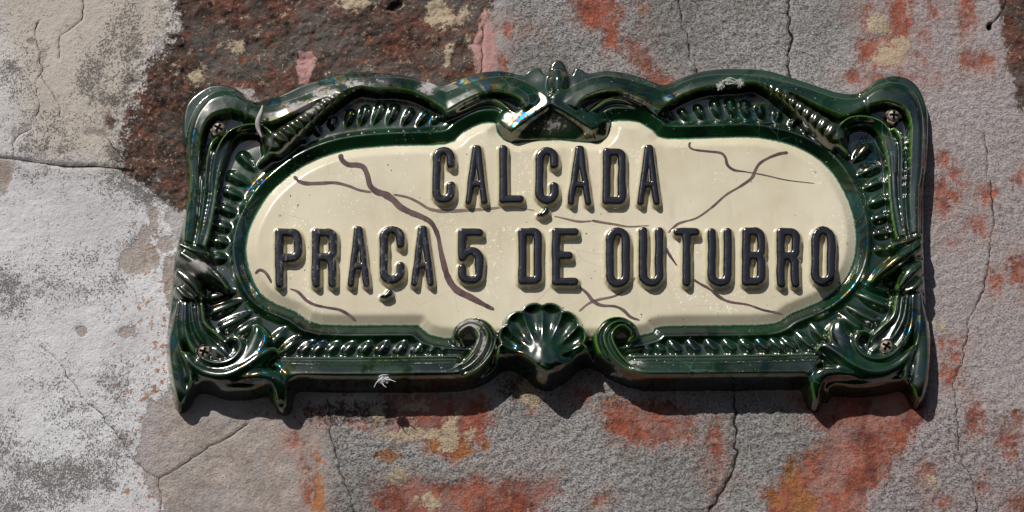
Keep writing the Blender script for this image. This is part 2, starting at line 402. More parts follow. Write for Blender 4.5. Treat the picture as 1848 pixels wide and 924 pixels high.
red = np.maximum(red, spots([(1078, 22, 46, 36), (1100, 62, 14, 26), (1146, 92, 26, 12, 25), (1165, 118, 36, 16, 45), (1190, 142, 34, 20, 20), (1160, 8, 8, 16),
    (800, 110, 66, 42), (915, 60, 14, 14), (905, 115, 16, 20), (690, 30, 30, 24), (925, 50, 18, 9),
    (1565, 30, 14, 20), (1620, 30, 24, 56), (1590, 95, 44, 30), (1672, 68, 14, 32), (1682, 15, 12, 18), (1745, 30, 20, 40), (1760, 110, 28, 18), (1590, 145, 50, 8), (1540, 138, 16, 14), (1660, 100, 12, 12),
    (1704, 290, 14, 12), (1722, 312, 16, 12), (1700, 335, 12, 16), (1718, 350, 12, 10), (1736, 330, 8, 10), (1790, 348, 22, 16), (1835, 325, 18, 16), (1766, 408, 14, 16), (1698, 372, 14, 12), (1796, 518, 10, 16), (1840, 500, 18, 28), (1716, 440, 9, 8),
    (1760, 756, 17, 24), (1822, 790, 22, 34), (1838, 760, 14, 18), (1774, 878, 18, 18), (1698, 905, 14, 12), (1834, 912, 22, 18), (1676, 852, 12, 14), (1716, 620, 14, 8), (1722, 640, 10, 8), (1716, 676, 12, 16),
    (1292, 822, 15, 46), (560, 885, 20, 34), (530, 795, 12, 14), (960, 730, 8, 8), (1045, 712, 24, 10), (650, 760, 36, 12), (560, 850, 14, 30), (1080, 905, 10, 10), (605, 700, 20, 10)], 13, None))
redm = red; red = np.clip(.5 + (redm - 2 + (.5*EDGE+.5*EDGE2)*36)/44, 0, 1); wash = np.clip(.5 + (np.maximum(redm, -60) + 14 + EDGE2*60)/90, 0, 1)
cream = spots([(792, 25, 30, 22), (820, 38, 30, 10, 150), (720, 14, 8, 10), (655, 10, 26, 8), (845, 70, 10, 10), (808, 105, 10, 16), (432, 84, 12, 7), (810, 790, 14, 20), (850, 788, 8, 16), (745, 783, 34, 5), (680, 748, 6, 10),
               (830, 745, 8, 14), (718, 855, 14, 12), (780, 905, 22, 14), (1608, 102, 26, 16), (1628, 80, 12, 8), (1590, 42, 18, 16), (1700, 585, 12, 8), (955, 705, 24, 26), (1690, 870, 6, 6), (760, 730, 34, 10), (352, 138, 10, 10)], 15, 9)
orange = spots([(1428, 862, 24, 42), (1450, 905, 30, 24), (1480, 812, 16, 12), (795, 798, 22, 12), (835, 815, 22, 16), (880, 800, 12, 8), (1398, 900, 16, 18), (1160, 18, 6, 12), (905, 150, 22, 6), (575, 870, 10, 40), (440, 85, 26, 8, 150), (392, 60, 14, 8), (700, 820, 14, 8), (1118, 716, 20, 5)], 14, 10)
pink = pmask([[(876, -6), (884, 26), (896, 60), (902, 90), (896, 116), (886, 140), (864, 140), (856, 104), (850, 82), (860, 50), (868, 22)], [(540, 96), (560, 92), (572, 108), (562, 128), (556, 148), (540, 150), (536, 126)]], 9, 5)
tan = pmask([[(285, 720), (560, 740), (590, 800), (620, 1000), (270, 1000), (255, 840), (268, 780)]], 50, 60)
tan = np.maximum(tan, gone*np.maximum(wl, wt))
tan = np.maximum(tan, spots([(880, 860, 70, 60), (1110, 780, 40, 60), (1600, 300, 40, 60)], 30, 40)*.6)
lilac = np.clip(sstep(1440, 1660, WU + EDGE*160) + sstep(330, 250, WU), 0, 1)
lilac = np.maximum(lilac, .6*sstep(0, 1, spots([(420, 880, 120, 60), (940, 830, 60, 50)], 20, 30)))
rough = np.clip(sstep(880, 950, WU) * sstep(1700, 1440, WU + .25*WV) + sstep(560, 620, WU)*sstep(700, 760, WV), .25, 1)
rough = np.maximum(rough, .55*sstep(1440, 1500, WU))
for m_ in (white, pink): rough = rough*(1 - .75*m_)
rough = rough*(1-.55*red)
grime = .37 + .36*spots([(60, 880, 170, 80), (170, 845, 110, 60), (110, 700, 22, 24), (60, 525, 110, 40), (90, 235, 70, 50), (190, 120, 50, 90), (20, 130, 40, 60), (185, 240, 60, 24), (250, 440, 22, 18), (160, 300, 120, 10), (280, 330, 40, 20), (225, 760, 60, 70)], 34, 50) + .35*fw[2] + .25*fw[0]
grime = grime*np.maximum(white, .0) + .12*tan*(1-white)
dsd = pmask([[(322, -200), (905, -200), (870, 170), (350, 300), (338, 385), (270, 350), (225, 300), (240, 215), (262, 120), (312, 92)]], 0, None)
grime = grime + white*(.34*sstep(-75, 0, dsd + EDGE*50) + .22*np.exp(-((WV-282)/16)**2)*sstep(330, 250, WU))
rust = sstep(130, 300, WU)*sstep(330, 400, WV)*.8 + .3
# cracks
def crack_field(lines):
    cf = np.zeros(WX.shape); dp = np.zeros(WX.shape)
    for pts, wd, depth in lines:
        p = smooth(pts, 6); p = resample(p, max(12, int(np.linalg.norm(np.diff(p, axis=0), axis=1).sum()/5)))
        p[:, 0] += (fbm(np.arange(len(p))*5., p[:, 1]*0+wd*31, 14, 3, 77) - .5)*11
        lo = p.min(0) - 16; hi = p.max(0) + 16
        sel = (WU > lo[0]) & (WU < hi[0]) & (WV > lo[1]) & (WV < hi[1])
        u, v = WU[sel], WV[sel]; d = np.full(u.shape, 1e9)
        for a, b in zip(p[:-1], p[1:]):
            e = b-a; t = np.clip(((u-a[0])*e[0]+(v-a[1])*e[1])/(e@e+1e-9), 0, 1)
            d = np.minimum(d, (u-a[0]-t*e[0])**2 + (v-a[1]-t*e[1])**2)
        d = np.sqrt(d); wd = wd*(.45 + 1.1*fbm(u, v, 22, 2, 78))
        cf[sel] = np.maximum(cf[sel], np.clip(1.05 - d/wd, 0, 1)); dp[sel] = np.maximum(dp[sel], depth*np.exp(-(d/(wd*1.1))**2))
    return cf, dp
crack, cdep = crack_field([
    ([(1220, -20), (1232, 40), (1243, 75), (1246, 105), (1258, 132), (1275, 170)], 2.4, 3),
    ([(1426, -20), (1424, 40), (1427, 70), (1424, 110), (1427, 150)], 3.8, 5),
    ([(1327, 690), (1327, 800), (1331, 815), (1322, 850), (1300, 890), (1276, 930), (1262, 980)], 3.8, 5),
    ([(590, 720), (595, 752), (598, 785), (610, 830), (615, 855), (630, 885), (640, 930), (648, 980)], 2.2, 3),
    ([(75, 625), (110, 660), (150, 720), (180, 745), (215, 790), (255, 845), (285, 862)], 1.8, 2.5),
    ([(445, 765), (400, 795), (370, 810), (320, 845), (288, 864), (290, 900), (284, 960)], 1.9, 2.5),
    ([(-60, 284), (0, 284), (60, 291), (120, 300), (180, 300), (240, 308)], 3.0, 4),
    ([(1776, 240), (1785, 320), (1793, 395), (1786, 450), (1774, 520), (1748, 585), (1738, 650), (1722, 690), (1727, 745), (1735, 825), (1758, 880), (1770, 960)], 1.9, 3),
    ([(1815, -10), (1810, 20), (1786, 48)], 2.6, 4),
    ([(872, 52), (868, 90), (872, 120), (866, 140)], 2.2, 3),
    ([(70, 40), (62, 60), (66, 80), (76, 120), (64, 150), (70, 190), (64, 210)], 1.8, 2),
    ([(150, 0), (146, 34), (118, 60), (106, 72), (108, 110)], 2.0, 2),
    ([(76, 140), (104, 188), (112, 212)], 1.8, 2), ([(190, 246), (215, 280), (228, 290)], 2.0, 2), ([(24, 284), (26, 250), (58, 232)], 2.0, 2.5)])
hole = spots([(714, 11, 14, 7, -25), (1786, 47, 5, 7)], 1.5, 2)
crack = np.maximum(crack, hole)
# relief
near = sstep(1.25, .9, np.maximum(abs(WU-990)/720, abs(WV-430)/330))
Hw = (fbm(WX, WZ, 500, 3, 5) - .5)*12*(1-near) + (fbm(WX, WZ, 90, 3, 6) - .5)*3
Hw += 2.2*white + 1.4*pink - 1.8*sstep(.35, .65, red) + .8*cream - 1.2*sstep(.35, .65, orange)
Hw += dark*((fbm(WX, WZ, 24, 4, 21, .62) - .5)*15 - 1.5)
Hw += rough*((fbm(WX, WZ, 9, 2, 22, .6) - .5)*6.0) + (1-rough)*(fbm(WX, WZ, 14, 3, 23) - .5)*1.8
Hw += 1.3*sstep(1770, 1800, WU + (WV-500)*.0 + EDGE*30)*sstep(-100, 0, WV)
Hw -= cdep + hole*9
ab = {'white': white, 'beige': beige, 'dark': dark, 'red': red, 'cream': cream, 'orange': orange, 'wash': wash, 'pink': pink, 'tan': tan, 'lilac': lilac,
      'rough': rough, 'grime': grime, 'rust': rust, 'crack': crack}
wall = grid_part('wall', WX, WZ, Hw, np.ones((WX.shape[0]-1, WX.shape[1]-1), bool), M['wall'], None, ab)
wall['kind'] = 'structure'; wall['label'] = 'weathered plaster wall with flaking white, red and grey paint'
# ------------------------------------------------------------------ the ceramic sign: one moulded relief, cut into its parts
G = 1.4
Gx = np.arange(P(285, 460)[0], P(1705, 460)[0], G); Gz = np.arange(P(900, 772)[1], P(900, 92)[1], G)
SX, SZ = np.meshgrid(Gx, Gz)
SU, SV = back(SX, SZ, 30.0)

OUT_R = [(1028, 141), (1034, 128), (1042, 126), (1055, 132), (1062, 136), (1085, 132), (1105, 132), (1140, 138), (1170, 148), (1196, 157), (1215, 150), (1250, 136), (1290, 129), (1330, 128), (1382, 131), (1434, 146), (1486, 163), (1512, 171), (1540, 173), (1557, 165),
         (1575, 150), (1605, 141), (1635, 145), (1658, 163), (1672, 195), (1676, 230), (1674, 300), (1669, 340), (1668, 420), (1669, 480), (1671, 520), (1673, 555), (1677, 585), (1681, 622), (1680, 660), (1677, 700), (1670, 726), (1658, 739), (1643, 731), (1630, 708),
         (1610, 708), (1580, 715), (1540, 717), (1505, 714), (1494, 726), (1485, 740), (1471, 744), (1458, 736), (1450, 718), (1444, 705), (1420, 704), (1200, 706), (1150, 703), (1112, 691), (1085, 674), (1062, 664), (1048, 668), (1032, 682), (1011, 697), (986, 707)]
OUT_L = [(961, 696), (945, 681), (926, 670), (905, 672), (886, 687), (858, 700), (828, 706), (760, 708), (600, 709), (540, 708), (531, 722), (526, 742), (512, 753), (498, 746), (489, 726), (480, 716), (450, 722), (410, 722), (378, 712), (358, 712), (345, 732), (332, 745), (319, 742), (309, 705), (303, 665), (300, 622),
         (304, 580), (309, 540), (312, 500), (315, 465), (321, 440), (330, 405), (336, 368), (338, 330), (333, 290), (328, 242), (330, 210), (339, 189), (356, 173), (378, 160), (402, 157), (425, 162), (444, 174), (460, 188), (479, 183), (510, 174), (540, 160), (570, 150), (600, 142), (640, 134), (690, 136),
         (740, 142), (775, 152), (801, 157), (825, 147), (860, 136), (890, 132), (915, 133), (940, 139), (952, 131), (966, 126), (978, 128), (986, 140), (988, 128), (996, 116), (1007, 112), (1018, 116), (1026, 129)]
out_px = np.array(OUT_R + OUT_L, float)
out_px = smooth(np.vstack([out_px, out_px[:1]]), 3)[:-1]
OUT = np.column_stack(P(out_px[:, 0], out_px[:, 1], 0))
PAN_R = [(1010, 251), (1075, 256), (1094, 246), (1100, 231), (1105, 218), (1125, 216), (1155, 220), (1180, 235), (1205, 249), (1340, 246), (1385, 250), (1430, 261), (1470, 281), (1500, 307), (1522, 340), (1537, 375), (1545, 408), (1546, 450), (1535, 490), (1513, 520), (1478, 546), (1428, 567), (1400, 584), (1340, 588), (1198, 590), (1180, 600), (1152, 607), (1110, 612)]
PAN_L = [(983, 614), (860, 614), (810, 612), (775, 605), (757, 591), (740, 588), (580, 587), (535, 565), (480, 540), (455, 505), (443, 460), (447, 420), (462, 385), (485, 350), (520, 318), (560, 292), (620, 271), (700, 262), (805, 258), (835, 238), (862, 224), (880, 220), (895, 222), (899, 238), (912, 252), (930, 257), (950, 254)]
pan_px = np.array(PAN_R + PAN_L, float)
pan_px = smooth(np.vstack([pan_px, pan_px[:1]]), 3)[:-1]
PAN = np.column_stack(P(pan_px[:, 0], pan_px[:, 1], 27))
def half_sdf(poly):
    d = poly_sdf(SX[::2, ::2], SZ[::2, ::2], poly)
    r = np.interp(np.arange(SX.shape[0]), np.arange(0, SX.shape[0], 2), np.arange(d.shape[0]))
    c = np.interp(np.arange(SX.shape[1]), np.arange(0, SX.shape[1], 2), np.arange(d.shape[1]))
    r0 = np.minimum(r.astype(int), d.shape[0]-2); c0 = np.minimum(c.astype(int), d.shape[1]-2)
    fr = (r-r0)[:, None]; fc = (c-c0)[None]
    return (d[r0][:, c0]*(1-fr)+d[r0+1][:, c0]*fr)*(1-fc) + (d[r0][:, c0+1]*(1-fr)+d[r0+1][:, c0+1]*fr)*fc
DO = half_sdf(OUT); DP = half_sdf(PAN); PO = -DP

# mould ground: inner lip round the panel, coved channel, lower ground towards the rim
lip = np.interp(PO, [-12, 0, 4, 5, 19, 20.5, 27, 34, 60, 75, 95], [-10, 25, 26, 27, 36.5, 37, 31, 28, 27, 26, 24])
H = lip - np.clip((SV-706)*2.2, 0, 70); LAB = np.zeros(H.shape, np.int32); NAMES = ['frame_moulding']
OLIVE = np.zeros(H.shape)
def part_id(name): NAMES.append(name); return len(NAMES)-1

def apply(sl, hh, pid, k=3.0, olive=0.0):
    cur = H[sl]; win = hh > (cur if k else -500)
    H[sl] = np.where(hh > -500, smax(cur, hh, k) if k else hh, cur)
    LAB[sl] = np.where(win, pid, LAB[sl])
    if olive: OLIVE[sl] = np.where(win, olive, OLIVE[sl])

def window(x, z, m):
    c0 = max(0, int((x.min()-m-Gx[0])/G)); c1 = min(len(Gx), int((x.max()+m-Gx[0])/G)+2)
    r0 = max(0, int((z.min()-m-Gz[0])/G)); r1 = min(len(Gz), int((z.max()+m-Gz[0])/G)+2)
    return slice(r0, r1), slice(c0, c1)

ROUND = [(s_, math.sqrt(max(0, 1-s_*s_))) for s_ in np.linspace(-1, 1, 41)]
FLAT = [(s_, (max(0, 1-abs(s_)**3.2))**.6) for s_ in np.linspace(-1, 1, 41)]
RIDGES = [(-1, 0), (-.95, .45), (-.86, .9), (-.74, 1.0), (-.5, .80), (-.3, .78), (-.12, .98), (0, 1.0), (.16, .8), (.34, .76), (.52, .97), (.64, 1.0), (.82, .8), (.94, .4), (1, 0)]
def stroke(pts, name, hb=24.0, prof=ROUND, k=3.0, pid=None, olive=0.0, beads=0):
    """pts rows (u, v, half width, crest height): a swept, tapering ridge"""
    q = smooth([p for p in pts], 7); X, Z = P(q[:, 0], q[:, 1], q[:, 3]); Wd = q[:, 2]; Hc = q[:, 3]
    sl = window(X, Z, Wd.max()+2); gx, gz = SX[sl], SZ[sl]
    best = np.full(gx.shape, 1e9); S = np.zeros(gx.shape); HC = np.zeros(gx.shape); T = np.zeros(gx.shape)
    L = np.r_[0, np.cumsum(np.hypot(np.diff(X), np.diff(Z)))]
    for i in range(len(X)-1):
        ex, ez = X[i+1]-X[i], Z[i+1]-Z[i]; l2 = ex*ex+ez*ez+1e-9
        t = np.clip(((gx-X[i])*ex+(gz-Z[i])*ez)/l2, 0, 1)
        dx = gx-X[i]-t*ex; dz = gz-Z[i]-t*ez; wd = Wd[i]+(Wd[i+1]-Wd[i])*t
        d = np.sqrt(dx*dx+dz*dz)/wd; m = d < best
        best = np.where(m, d, best); S = np.where(m, np.sign(ex*dz-ez*dx)*d, S)
        HC = np.where(m, Hc[i]+(Hc[i+1]-Hc[i])*t, HC); T = np.where(m, L[i]+(L[i+1]-L[i])*t, T)
    f = np.interp(S, [a for a, _ in prof], [b for _, b in prof])
    if beads:
        ph = (T/L[-1])**.85*beads + .22*S; f = f*(.80 + .20*np.abs(np.sin(np.pi*ph))**.6)
    hh = np.where(best < 1, hb + (HC-hb)*f, -1e3)
    apply(sl, hh, pid if pid is not None else part_id(name), k, olive)

def raster(tris, name, pid=None, k=3.0, olive=0.0):
    """tris rows of three (u, v, h)"""
    a = np.asarray(tris, float); X, Z = P(a[:, :, 0], a[:, :, 1], a[:, :, 2])
    sl = window(X, Z, 2); gx, gz = Gx[sl[1]], Gz[sl[0]]
    hh = np.full((len(gz), len(gx)), -1e3)
    for x, z, h in zip(X, Z, a[:, :, 2]):
        c0, c1 = np.searchsorted(gx, [x.min()-.01, x.max()+.01]); r0, r1 = np.searchsorted(gz, [z.min()-.01, z.max()+.01])
        if c1 <= c0 or r1 <= r0: continue
        px, pz = np.meshgrid(gx[c0:c1], gz[r0:r1])
        den = (z[1]-z[2])*(x[0]-x[2]) + (x[2]-x[1])*(z[0]-z[2])
        if abs(den) < 1e-9: continue
        A = ((z[1]-z[2])*(px-x[2]) + (x[2]-x[1])*(pz-z[2]))/den; B = ((z[2]-z[0])*(px-x[2]) + (x[0]-x[2])*(pz-z[2]))/den; C = 1-A-B
        ok = (A > -.02) & (B > -.02) & (C > -.02)
        v = A*h[0]+B*h[1]+C*h[2]; s_ = hh[r0:r1, c0:c1]; s_[:] = np.where(ok, np.maximum(s_, v), s_)
    apply(sl, hh, pid if pid is not None else part_id(name), k, olive)

def loft(curves, name, n=70, k=3.0, pid=None):
    """curves: lists of (u, v, h); a skin stretched over them in order"""
    cs = [resample(smooth(c, 6), n) for c in curves]; T = []
    for a, b in zip(cs[:-1], cs[1:]):
        for i in range(n-1): T += [(a[i], a[i+1], b[i+1]), (a[i], b[i+1], b[i])]
    raster(T, name, pid, k)
def between(a, b, t, dh=0.0, n=40):
    A = resample(smooth(a, 6), n); B = resample(smooth(b, 6), n); c = A*(1-t)+B*t; c[:, 2] += dh; return c[::3]

def pillow(poly, name, h0, h1, rad, k=2.0, tilt=None):
    """a cushion over a traced outline: soft edges at h0 swelling to h1"""
    p = np.array(poly, float); q = smooth(np.vstack([p, p[:1]]), 3)[:-1]; X, Z = P(q[:, 0], q[:, 1], h0+2); sl = window(X, Z, 2)
    d = poly_sdf(SX[sl], SZ[sl], np.column_stack([X, Z])); t = np.clip(d/rad, 0, 1)
    hh = h0 + (h1-h0)*np.sqrt(np.clip(1-(1-t)**2, 0, 1))
    if tilt is not None: hh = hh + tilt(SX[sl], SZ[sl])
    apply(sl, np.where(d > 0, hh, -1e3), part_id(name), k)

# mirror: right-hand design carried to the left by matched points
PR = np.array([(1605, 141), (1613, 208), (1600, 625), (1545, 440), (1196, 157), (1400, 584), (1658, 733), (1467, 735), (1198, 590), (1105, 217), (1153, 600), (1540, 173), (993, 180), (985, 640), (1530, 277), (1638, 421), (1575, 504), (1563, 424), (1676, 230), (1681, 622), (1669, 480), (1340, 670), (1340, 640), (1340, 226), (1382, 626), (1190, 196), (1067, 232)], float)
PL = np.array([(404, 157), (394, 231), (368, 635), (443, 460), (801, 157), (580, 587), (324, 740), (512, 747), (760, 590), (884, 220), (809, 600), (479, 183), (993, 180), (985, 640), (479, 279), (358, 460), (405, 520), (428, 450), (328, 240), (300, 622), (313, 480), (640, 672), (640, 640), (660, 242), (592, 626), (808, 199), (925, 237)], float)
def quad(p): x = (p[:, 0]-990)/600; y = (p[:, 1]-440)/300; return np.column_stack([np.ones(len(p)), x, y, x*x, x*y, y*y])
WARP = np.linalg.lstsq(quad(PR), PL, rcond=None)[0]
def mir(pts):
    a = np.array(pts, float); b = a.copy(); b[:, :2] = quad(a[:, :2])@WARP
    return b
def both(fn, pts, *a, **kw): fn(pts, *a, **kw); fn(mir(pts), *a, **kw)
def both_l(curves, *a, **kw): loft(curves, *a, **kw); loft([mir(c) for c in curves], *a, **kw)
def flip(prof): return [(-s_, f) for s_, f in reversed(prof)]

# gadroons in the channel first, everything else overlaps them
GAD = [((1208, 204), (1216, 216), 6), ((1231, 200), (1243, 220), 7), ((1260, 194), (1271, 217), 8), ((1290, 187), (1299, 214), 9), ((1317, 184), (1326, 213), 9), ((1344, 187), (1350, 215), 9), ((1371, 193), (1376, 216), 8),
       ((1404, 203), (1404, 222), 8), ((1431, 219), (1428, 232), 7), ((1455, 234), (1450, 243), 7), ((1477, 247), (1470, 255), 7), ((1498, 262), (1489, 270), 7),
       ((1564, 264), (1540, 291), 11), ((1580, 299), (1549, 316), 9), ((1585, 327), (1557, 341), 8), ((1589, 358), (1564, 371), 9), ((1593, 389), (1571, 397), 9), ((1598, 418), (1574, 422), 9), ((1601, 449), (1577, 449), 9),
       ((1598, 521), (1560, 512), 10), ((1594, 548), (1548, 530), 11), ((1576, 576), (1530, 553), 11), ((1546, 588), (1516, 566), 9), ((1486, 608), (1462, 582), 10), ((1462, 623), (1436, 598), 9),
       ((1431, 626), (1410, 608), 8), ((1408, 627), (1388, 609), 8), ((1381, 627), (1362, 609), 8), ((1351, 627), (1333, 609), 8), ((1320, 628), (1303, 609), 8), ((1288, 629), (1271, 609), 8), ((1254, 630), (1238, 609), 8), ((1221, 631), (1206, 611), 8), ((1193, 631), (1182, 617), 7), ((1171, 631), (1163, 622), 6)]
for (a, b, wd) in GAD:
    if a[1] > 285: wd = min(wd*1.3, 12.5)
    mx, my = (a[0]+b[0])/2, (a[1]+b[1])/2
    both(stroke, [(*a, wd, 37.5 if a[1] < 285 else 36.5), (mx, my, wd*.9, 36.5), (*b, wd*.45, 31)], 'gadroon', 22, ROUND, 1.6)

# bottom rail mouldings
rail = [[(1140, 641, 44), (1200, 641, 44), (1340, 640, 44), (1410, 639, 44), (1482, 637, 44)], [(1140, 650, 42), (1200, 650, 43), (1340, 649, 43), (1482, 645, 43)],
        [(1140, 655, 52), (1200, 655, 53), (1340, 654, 53), (1484, 650, 53)], [(1136, 672, 60), (1200, 672, 61), (1340, 671, 61), (1400, 670, 61), (1466, 670, 60)], [(1136, 677, 58), (1340, 677, 58), (1464, 676, 58)], [(1136, 706, 52), (1340, 706, 52), (1464, 706, 52)]]
both_l(rail, 'rail_moulding', 80)
both(stroke, [(1140, 641, 3.5, 46), (1340, 640, 3.5, 46), (1482, 637, 3.5, 46)], 'rail_bead', 30)

# keystone slope under the meeting hooks
KE = [(925, 236, 49), (948, 221, 51), (971, 206, 53), (994, 191, 57), (1018, 204, 53), (1042, 217, 51), (1067, 231, 49)]
KB = [(924, 259, 25), (950, 256, 25), (971, 254, 25), (994, 252, 25), (1020, 253, 25), (1048, 255, 25), (1078, 258, 25)]
loft([KE, KB], 'keystone', 60, k=0)
raster([[(1067, 232, 49), (1078, 258, 25), (1097, 247, 26)], [(1067, 232, 49), (1097, 247, 26), (1092, 212, 46)], [(1092, 212, 46), (1097, 247, 26), (1103, 222, 26)]], 'keystone_cheek', k=0)
raster([[(925, 237, 49), (924, 259, 25), (908, 252, 26)], [(925, 237, 49), (908, 252, 26), (900, 214, 46)], [(900, 214, 46), (908, 252, 26), (894, 226, 26)]], 'keystone_cheek', k=0)
# upper rim bands
T1o = [(1197, 160, 43), (1215, 153, 43), (1250, 139, 43), (1290, 132, 43), (1330, 131, 43), (1382, 134, 43), (1434, 149, 43), (1486, 166, 43), (1512, 174, 43), (1540, 176, 43), (1560, 170, 44)]
T1i = [(1190, 197, 58), (1225, 176, 58), (1260, 161, 58), (1290, 155, 58), (1330, 153, 58), (1372, 150, 58), (1434, 171, 57), (1486, 196, 56), (1525, 209, 54), (1563, 194, 52)]
both_l([T1o, between(T1o, T1i, .45, 3), T1i], 'rim_band', 90)
T0o = [(1197, 160, 43), (1170, 151, 43), (1140, 141, 43), (1105, 135, 43), (1085, 135, 44), (1058, 141, 46), (1030, 154, 46), (998, 174, 52)]
T0i = [(1190, 197, 58), (1160, 180, 58), (1130, 168, 58), (1105, 163, 58), (1085, 165, 59), (1065, 172, 60), (1050, 182, 61), (1040, 196, 61)]
both_l([T0o, between(T0o, T0i, .5, 3), T0i], 'rim_band', 80)
cxm = P(994, 185, 60)[0]
czm = P(994, 200, 60)[1]
keel = lambda x, z: 66-58 - .20*np.abs(x-cxm) - .17*(z-czm) - .0006*(x-cxm)**2
pillow([(993, 173), (982, 163), (968, 157), (950, 172), (943, 182), (931, 195), (916, 192), (903, 198), (899, 212), (907, 227), (924, 238), (945, 224), (970, 208), (994, 192)], 'hook_scroll', 53, 58, 9, tilt=keel)
pillow([(995, 173), (1006, 163), (1022, 157), (1042, 172), (1050, 182), (1063, 198), (1077, 195), (1090, 197), (1092, 210), (1083, 223), (1068, 233), (1042, 219), (1018, 205), (994, 192)], 'hook_scroll', 53, 58, 9, tilt=keel)
both(stroke, [(1064, 200, 4, 50), (1094, 180, 5, 46), (1115, 176, 5, 45), (1136, 181, 5, 44), (1167, 194, 5, 43), (1198, 203, 5, 41)], 'channel_bead', 26)
# bud and side leaves on the crown
stroke([(974, 150, 18, 22), (971, 142, 17, 20), (967, 134, 11, 16)], 'crown_leaf', 6, FLAT, 2)
stroke([(1038, 150, 18, 22), (1041, 142, 17, 20), (1042, 134, 11, 16)], 'crown_leaf', 6, FLAT, 2)
stroke([(1006, 161, 10, 52), (1006, 151, 17, 53), (1007, 140, 20, 53), (1007, 129, 16, 46)], 'crown_bud', 6, ROUND, 1.5)

# ground swelling under the stems
both(stroke, [(1620, 262, 16, 43), (1622, 310, 18, 44), (1625, 370, 18, 44), (1635, 425, 16, 44)], 'frame_moulding', 24, FLAT, 4, pid=0)
both(stroke, [(1642, 535, 22, 44), (1632, 580, 26, 44), (1606, 620, 26, 44), (1575, 628, 20, 44), (1540, 625, 20, 42)], 'frame_moulding', 20, FLAT, 4, pid=0)
both(stroke, [(1500, 655, 20, 46), (1550, 682, 22, 46), (1606, 684, 22, 44), (1640, 665, 20, 44)], 'frame_moulding', 14, FLAT, 5, pid=0)
both(stroke, [(1478, 684, 14, 42), (1500, 690, 18, 44), (1530, 697, 18, 44), (1570, 700, 18, 42), (1620, 695, 16, 40)], 'frame_moulding', 20, FLAT, 5, pid=0)
# ears: broad band round the corner, the C-scroll, the stem ridges
Eo = [(1560, 170, 43), (1577, 155, 43), (1605, 146, 43), (1632, 150, 44), (1653, 167, 42), (1665, 196, 44), (1669, 230, 46), (1667, 300, 46), (1662, 340, 46), (1661, 380, 46), (1661, 418, 46)]
Ei = [(1566, 192, 54), (1583, 187, 56), (1600, 184, 57), (1625, 191, 57), (1637, 204, 56), (1642, 226, 55), (1641, 260, 54), (1640, 300, 53), (1638, 340, 52), (1639, 385, 52), (1642, 424, 50)]
both_l([Eo, between(Eo, Ei, .3, 7), between(Eo, Ei, .7, 3), Ei], 'ear_band', 90)
both(stroke, [(1561, 166, 4, 44), (1564, 180, 5, 52), (1567, 192, 5, 54)], 'ear_fold', 30)
both(stroke, [(1614, 229, 4, 46), (1623, 240, 6, 50), (1627, 261, 6.5, 51), (1628, 287, 6.5, 51), (1627, 334, 6.5, 51), (1630, 385, 6, 51), (1636, 426, 5, 51)], 'stem_ridge', 30)
Co = [(1529, 277, 50), (1514, 258, 56), (1511, 236, 59), (1519, 219, 60), (1538, 208, 60), (1564, 207, 60), (1590, 215, 59), (1604, 229, 57), (1612, 246, 55), (1616, 270, 53), (1617, 300, 52), (1618, 340, 52), (1624, 385, 51), (1632, 426, 50)]
Ci = [(1533, 274, 46), (1527, 262, 46), (1528, 244, 44), (1538, 231, 42), (1556, 228, 40), (1574, 233, 41), (1587, 247, 44), (1594, 264, 47), (1599, 285, 49), (1602, 304, 50), (1603, 338, 51), (1606, 372, 51), (1611, 406, 50), (1617, 432, 49)]
both_l([Co, between(Co, Ci, .5, -4), Ci], 'c_scroll', 110, k=2.5)
both(stroke, [(1531, 275, 4, 50), (1515, 258, 4, 57), (1512, 236, 4, 60), (1520, 220, 4, 61), (1538, 209, 4, 61), (1564, 208, 4, 61), (1589, 216, 4, 60), (1603, 230, 4, 58), (1611, 247, 4, 56), (1616, 270, 3.5, 54), (1617, 310, 3, 53)], 'scroll_edge', 40)
# ribbed leaf running along the shoulder into the curl
both(stroke, [(1366, 148, 5, 54), (1385, 154, 8, 58), (1405, 165, 11, 60), (1430, 181, 14, 62), (1456, 200, 18, 63), (1482, 219, 22, 64), (1508, 239, 25, 63)], 'ribbed_leaf', 28, FLAT, 2.5, olive=1.0, beads=11)

# raised ground under the stems
# knotted tie at mid height
for q in ([(1663, 424, 10, 57), (1640, 434, 12, 60), (1616, 441, 10, 57)], [(1660, 440, 13, 62), (1628, 461, 16, 67), (1599, 484, 14, 64), (1576, 505, 6, 50)],
          [(1663, 474, 13, 58), (1642, 491, 17, 64), (1626, 514, 11, 60)], [(1664, 504, 10, 53), (1650, 518, 12, 56), (1636, 524, 10, 53)]):
    both(stroke, q, 'tie_band', 28, ROUND, 3, olive=.5)

# lower stems, curl and feet
both(stroke, [(1655, 535, 16, 48), (1660, 580, 20, 48), (1664, 625, 20, 48), (1661, 670, 22, 48), (1656, 698, 20, 45), (1654, 714, 17, 39), (1655, 724, 12, 30)], 'outer_foot', 4, FLAT, 3)
both(stroke, [(1520, 652, 24, 46), (1560, 672, 26, 50), (1606, 668, 26, 48), (1640, 645, 18, 44)], 'corner_body', 10, FLAT, 4, pid=0)
both(stroke, [(1620, 533, 6, 50), (1613, 569, 7, 51), (1590, 592, 7, 51), (1572, 610, 7, 50), (1568, 624, 5, 46)], 'stem_ridge', 30)
both(stroke, [(1638, 533, 6, 51), (1631, 574, 7, 52), (1615, 605, 7, 50), (1604, 617, 5, 44)], 'stem_ridge', 30)
both(stroke, [(1662, 528, 5, 49), (1663, 566, 5, 50), (1657, 610, 5.5, 52), (1644, 644, 6, 54), (1635, 668, 7, 54), (1635, 690, 7, 52), (1642, 710, 6, 46), (1650, 722, 4, 36)], 'stem_ridge', 26)
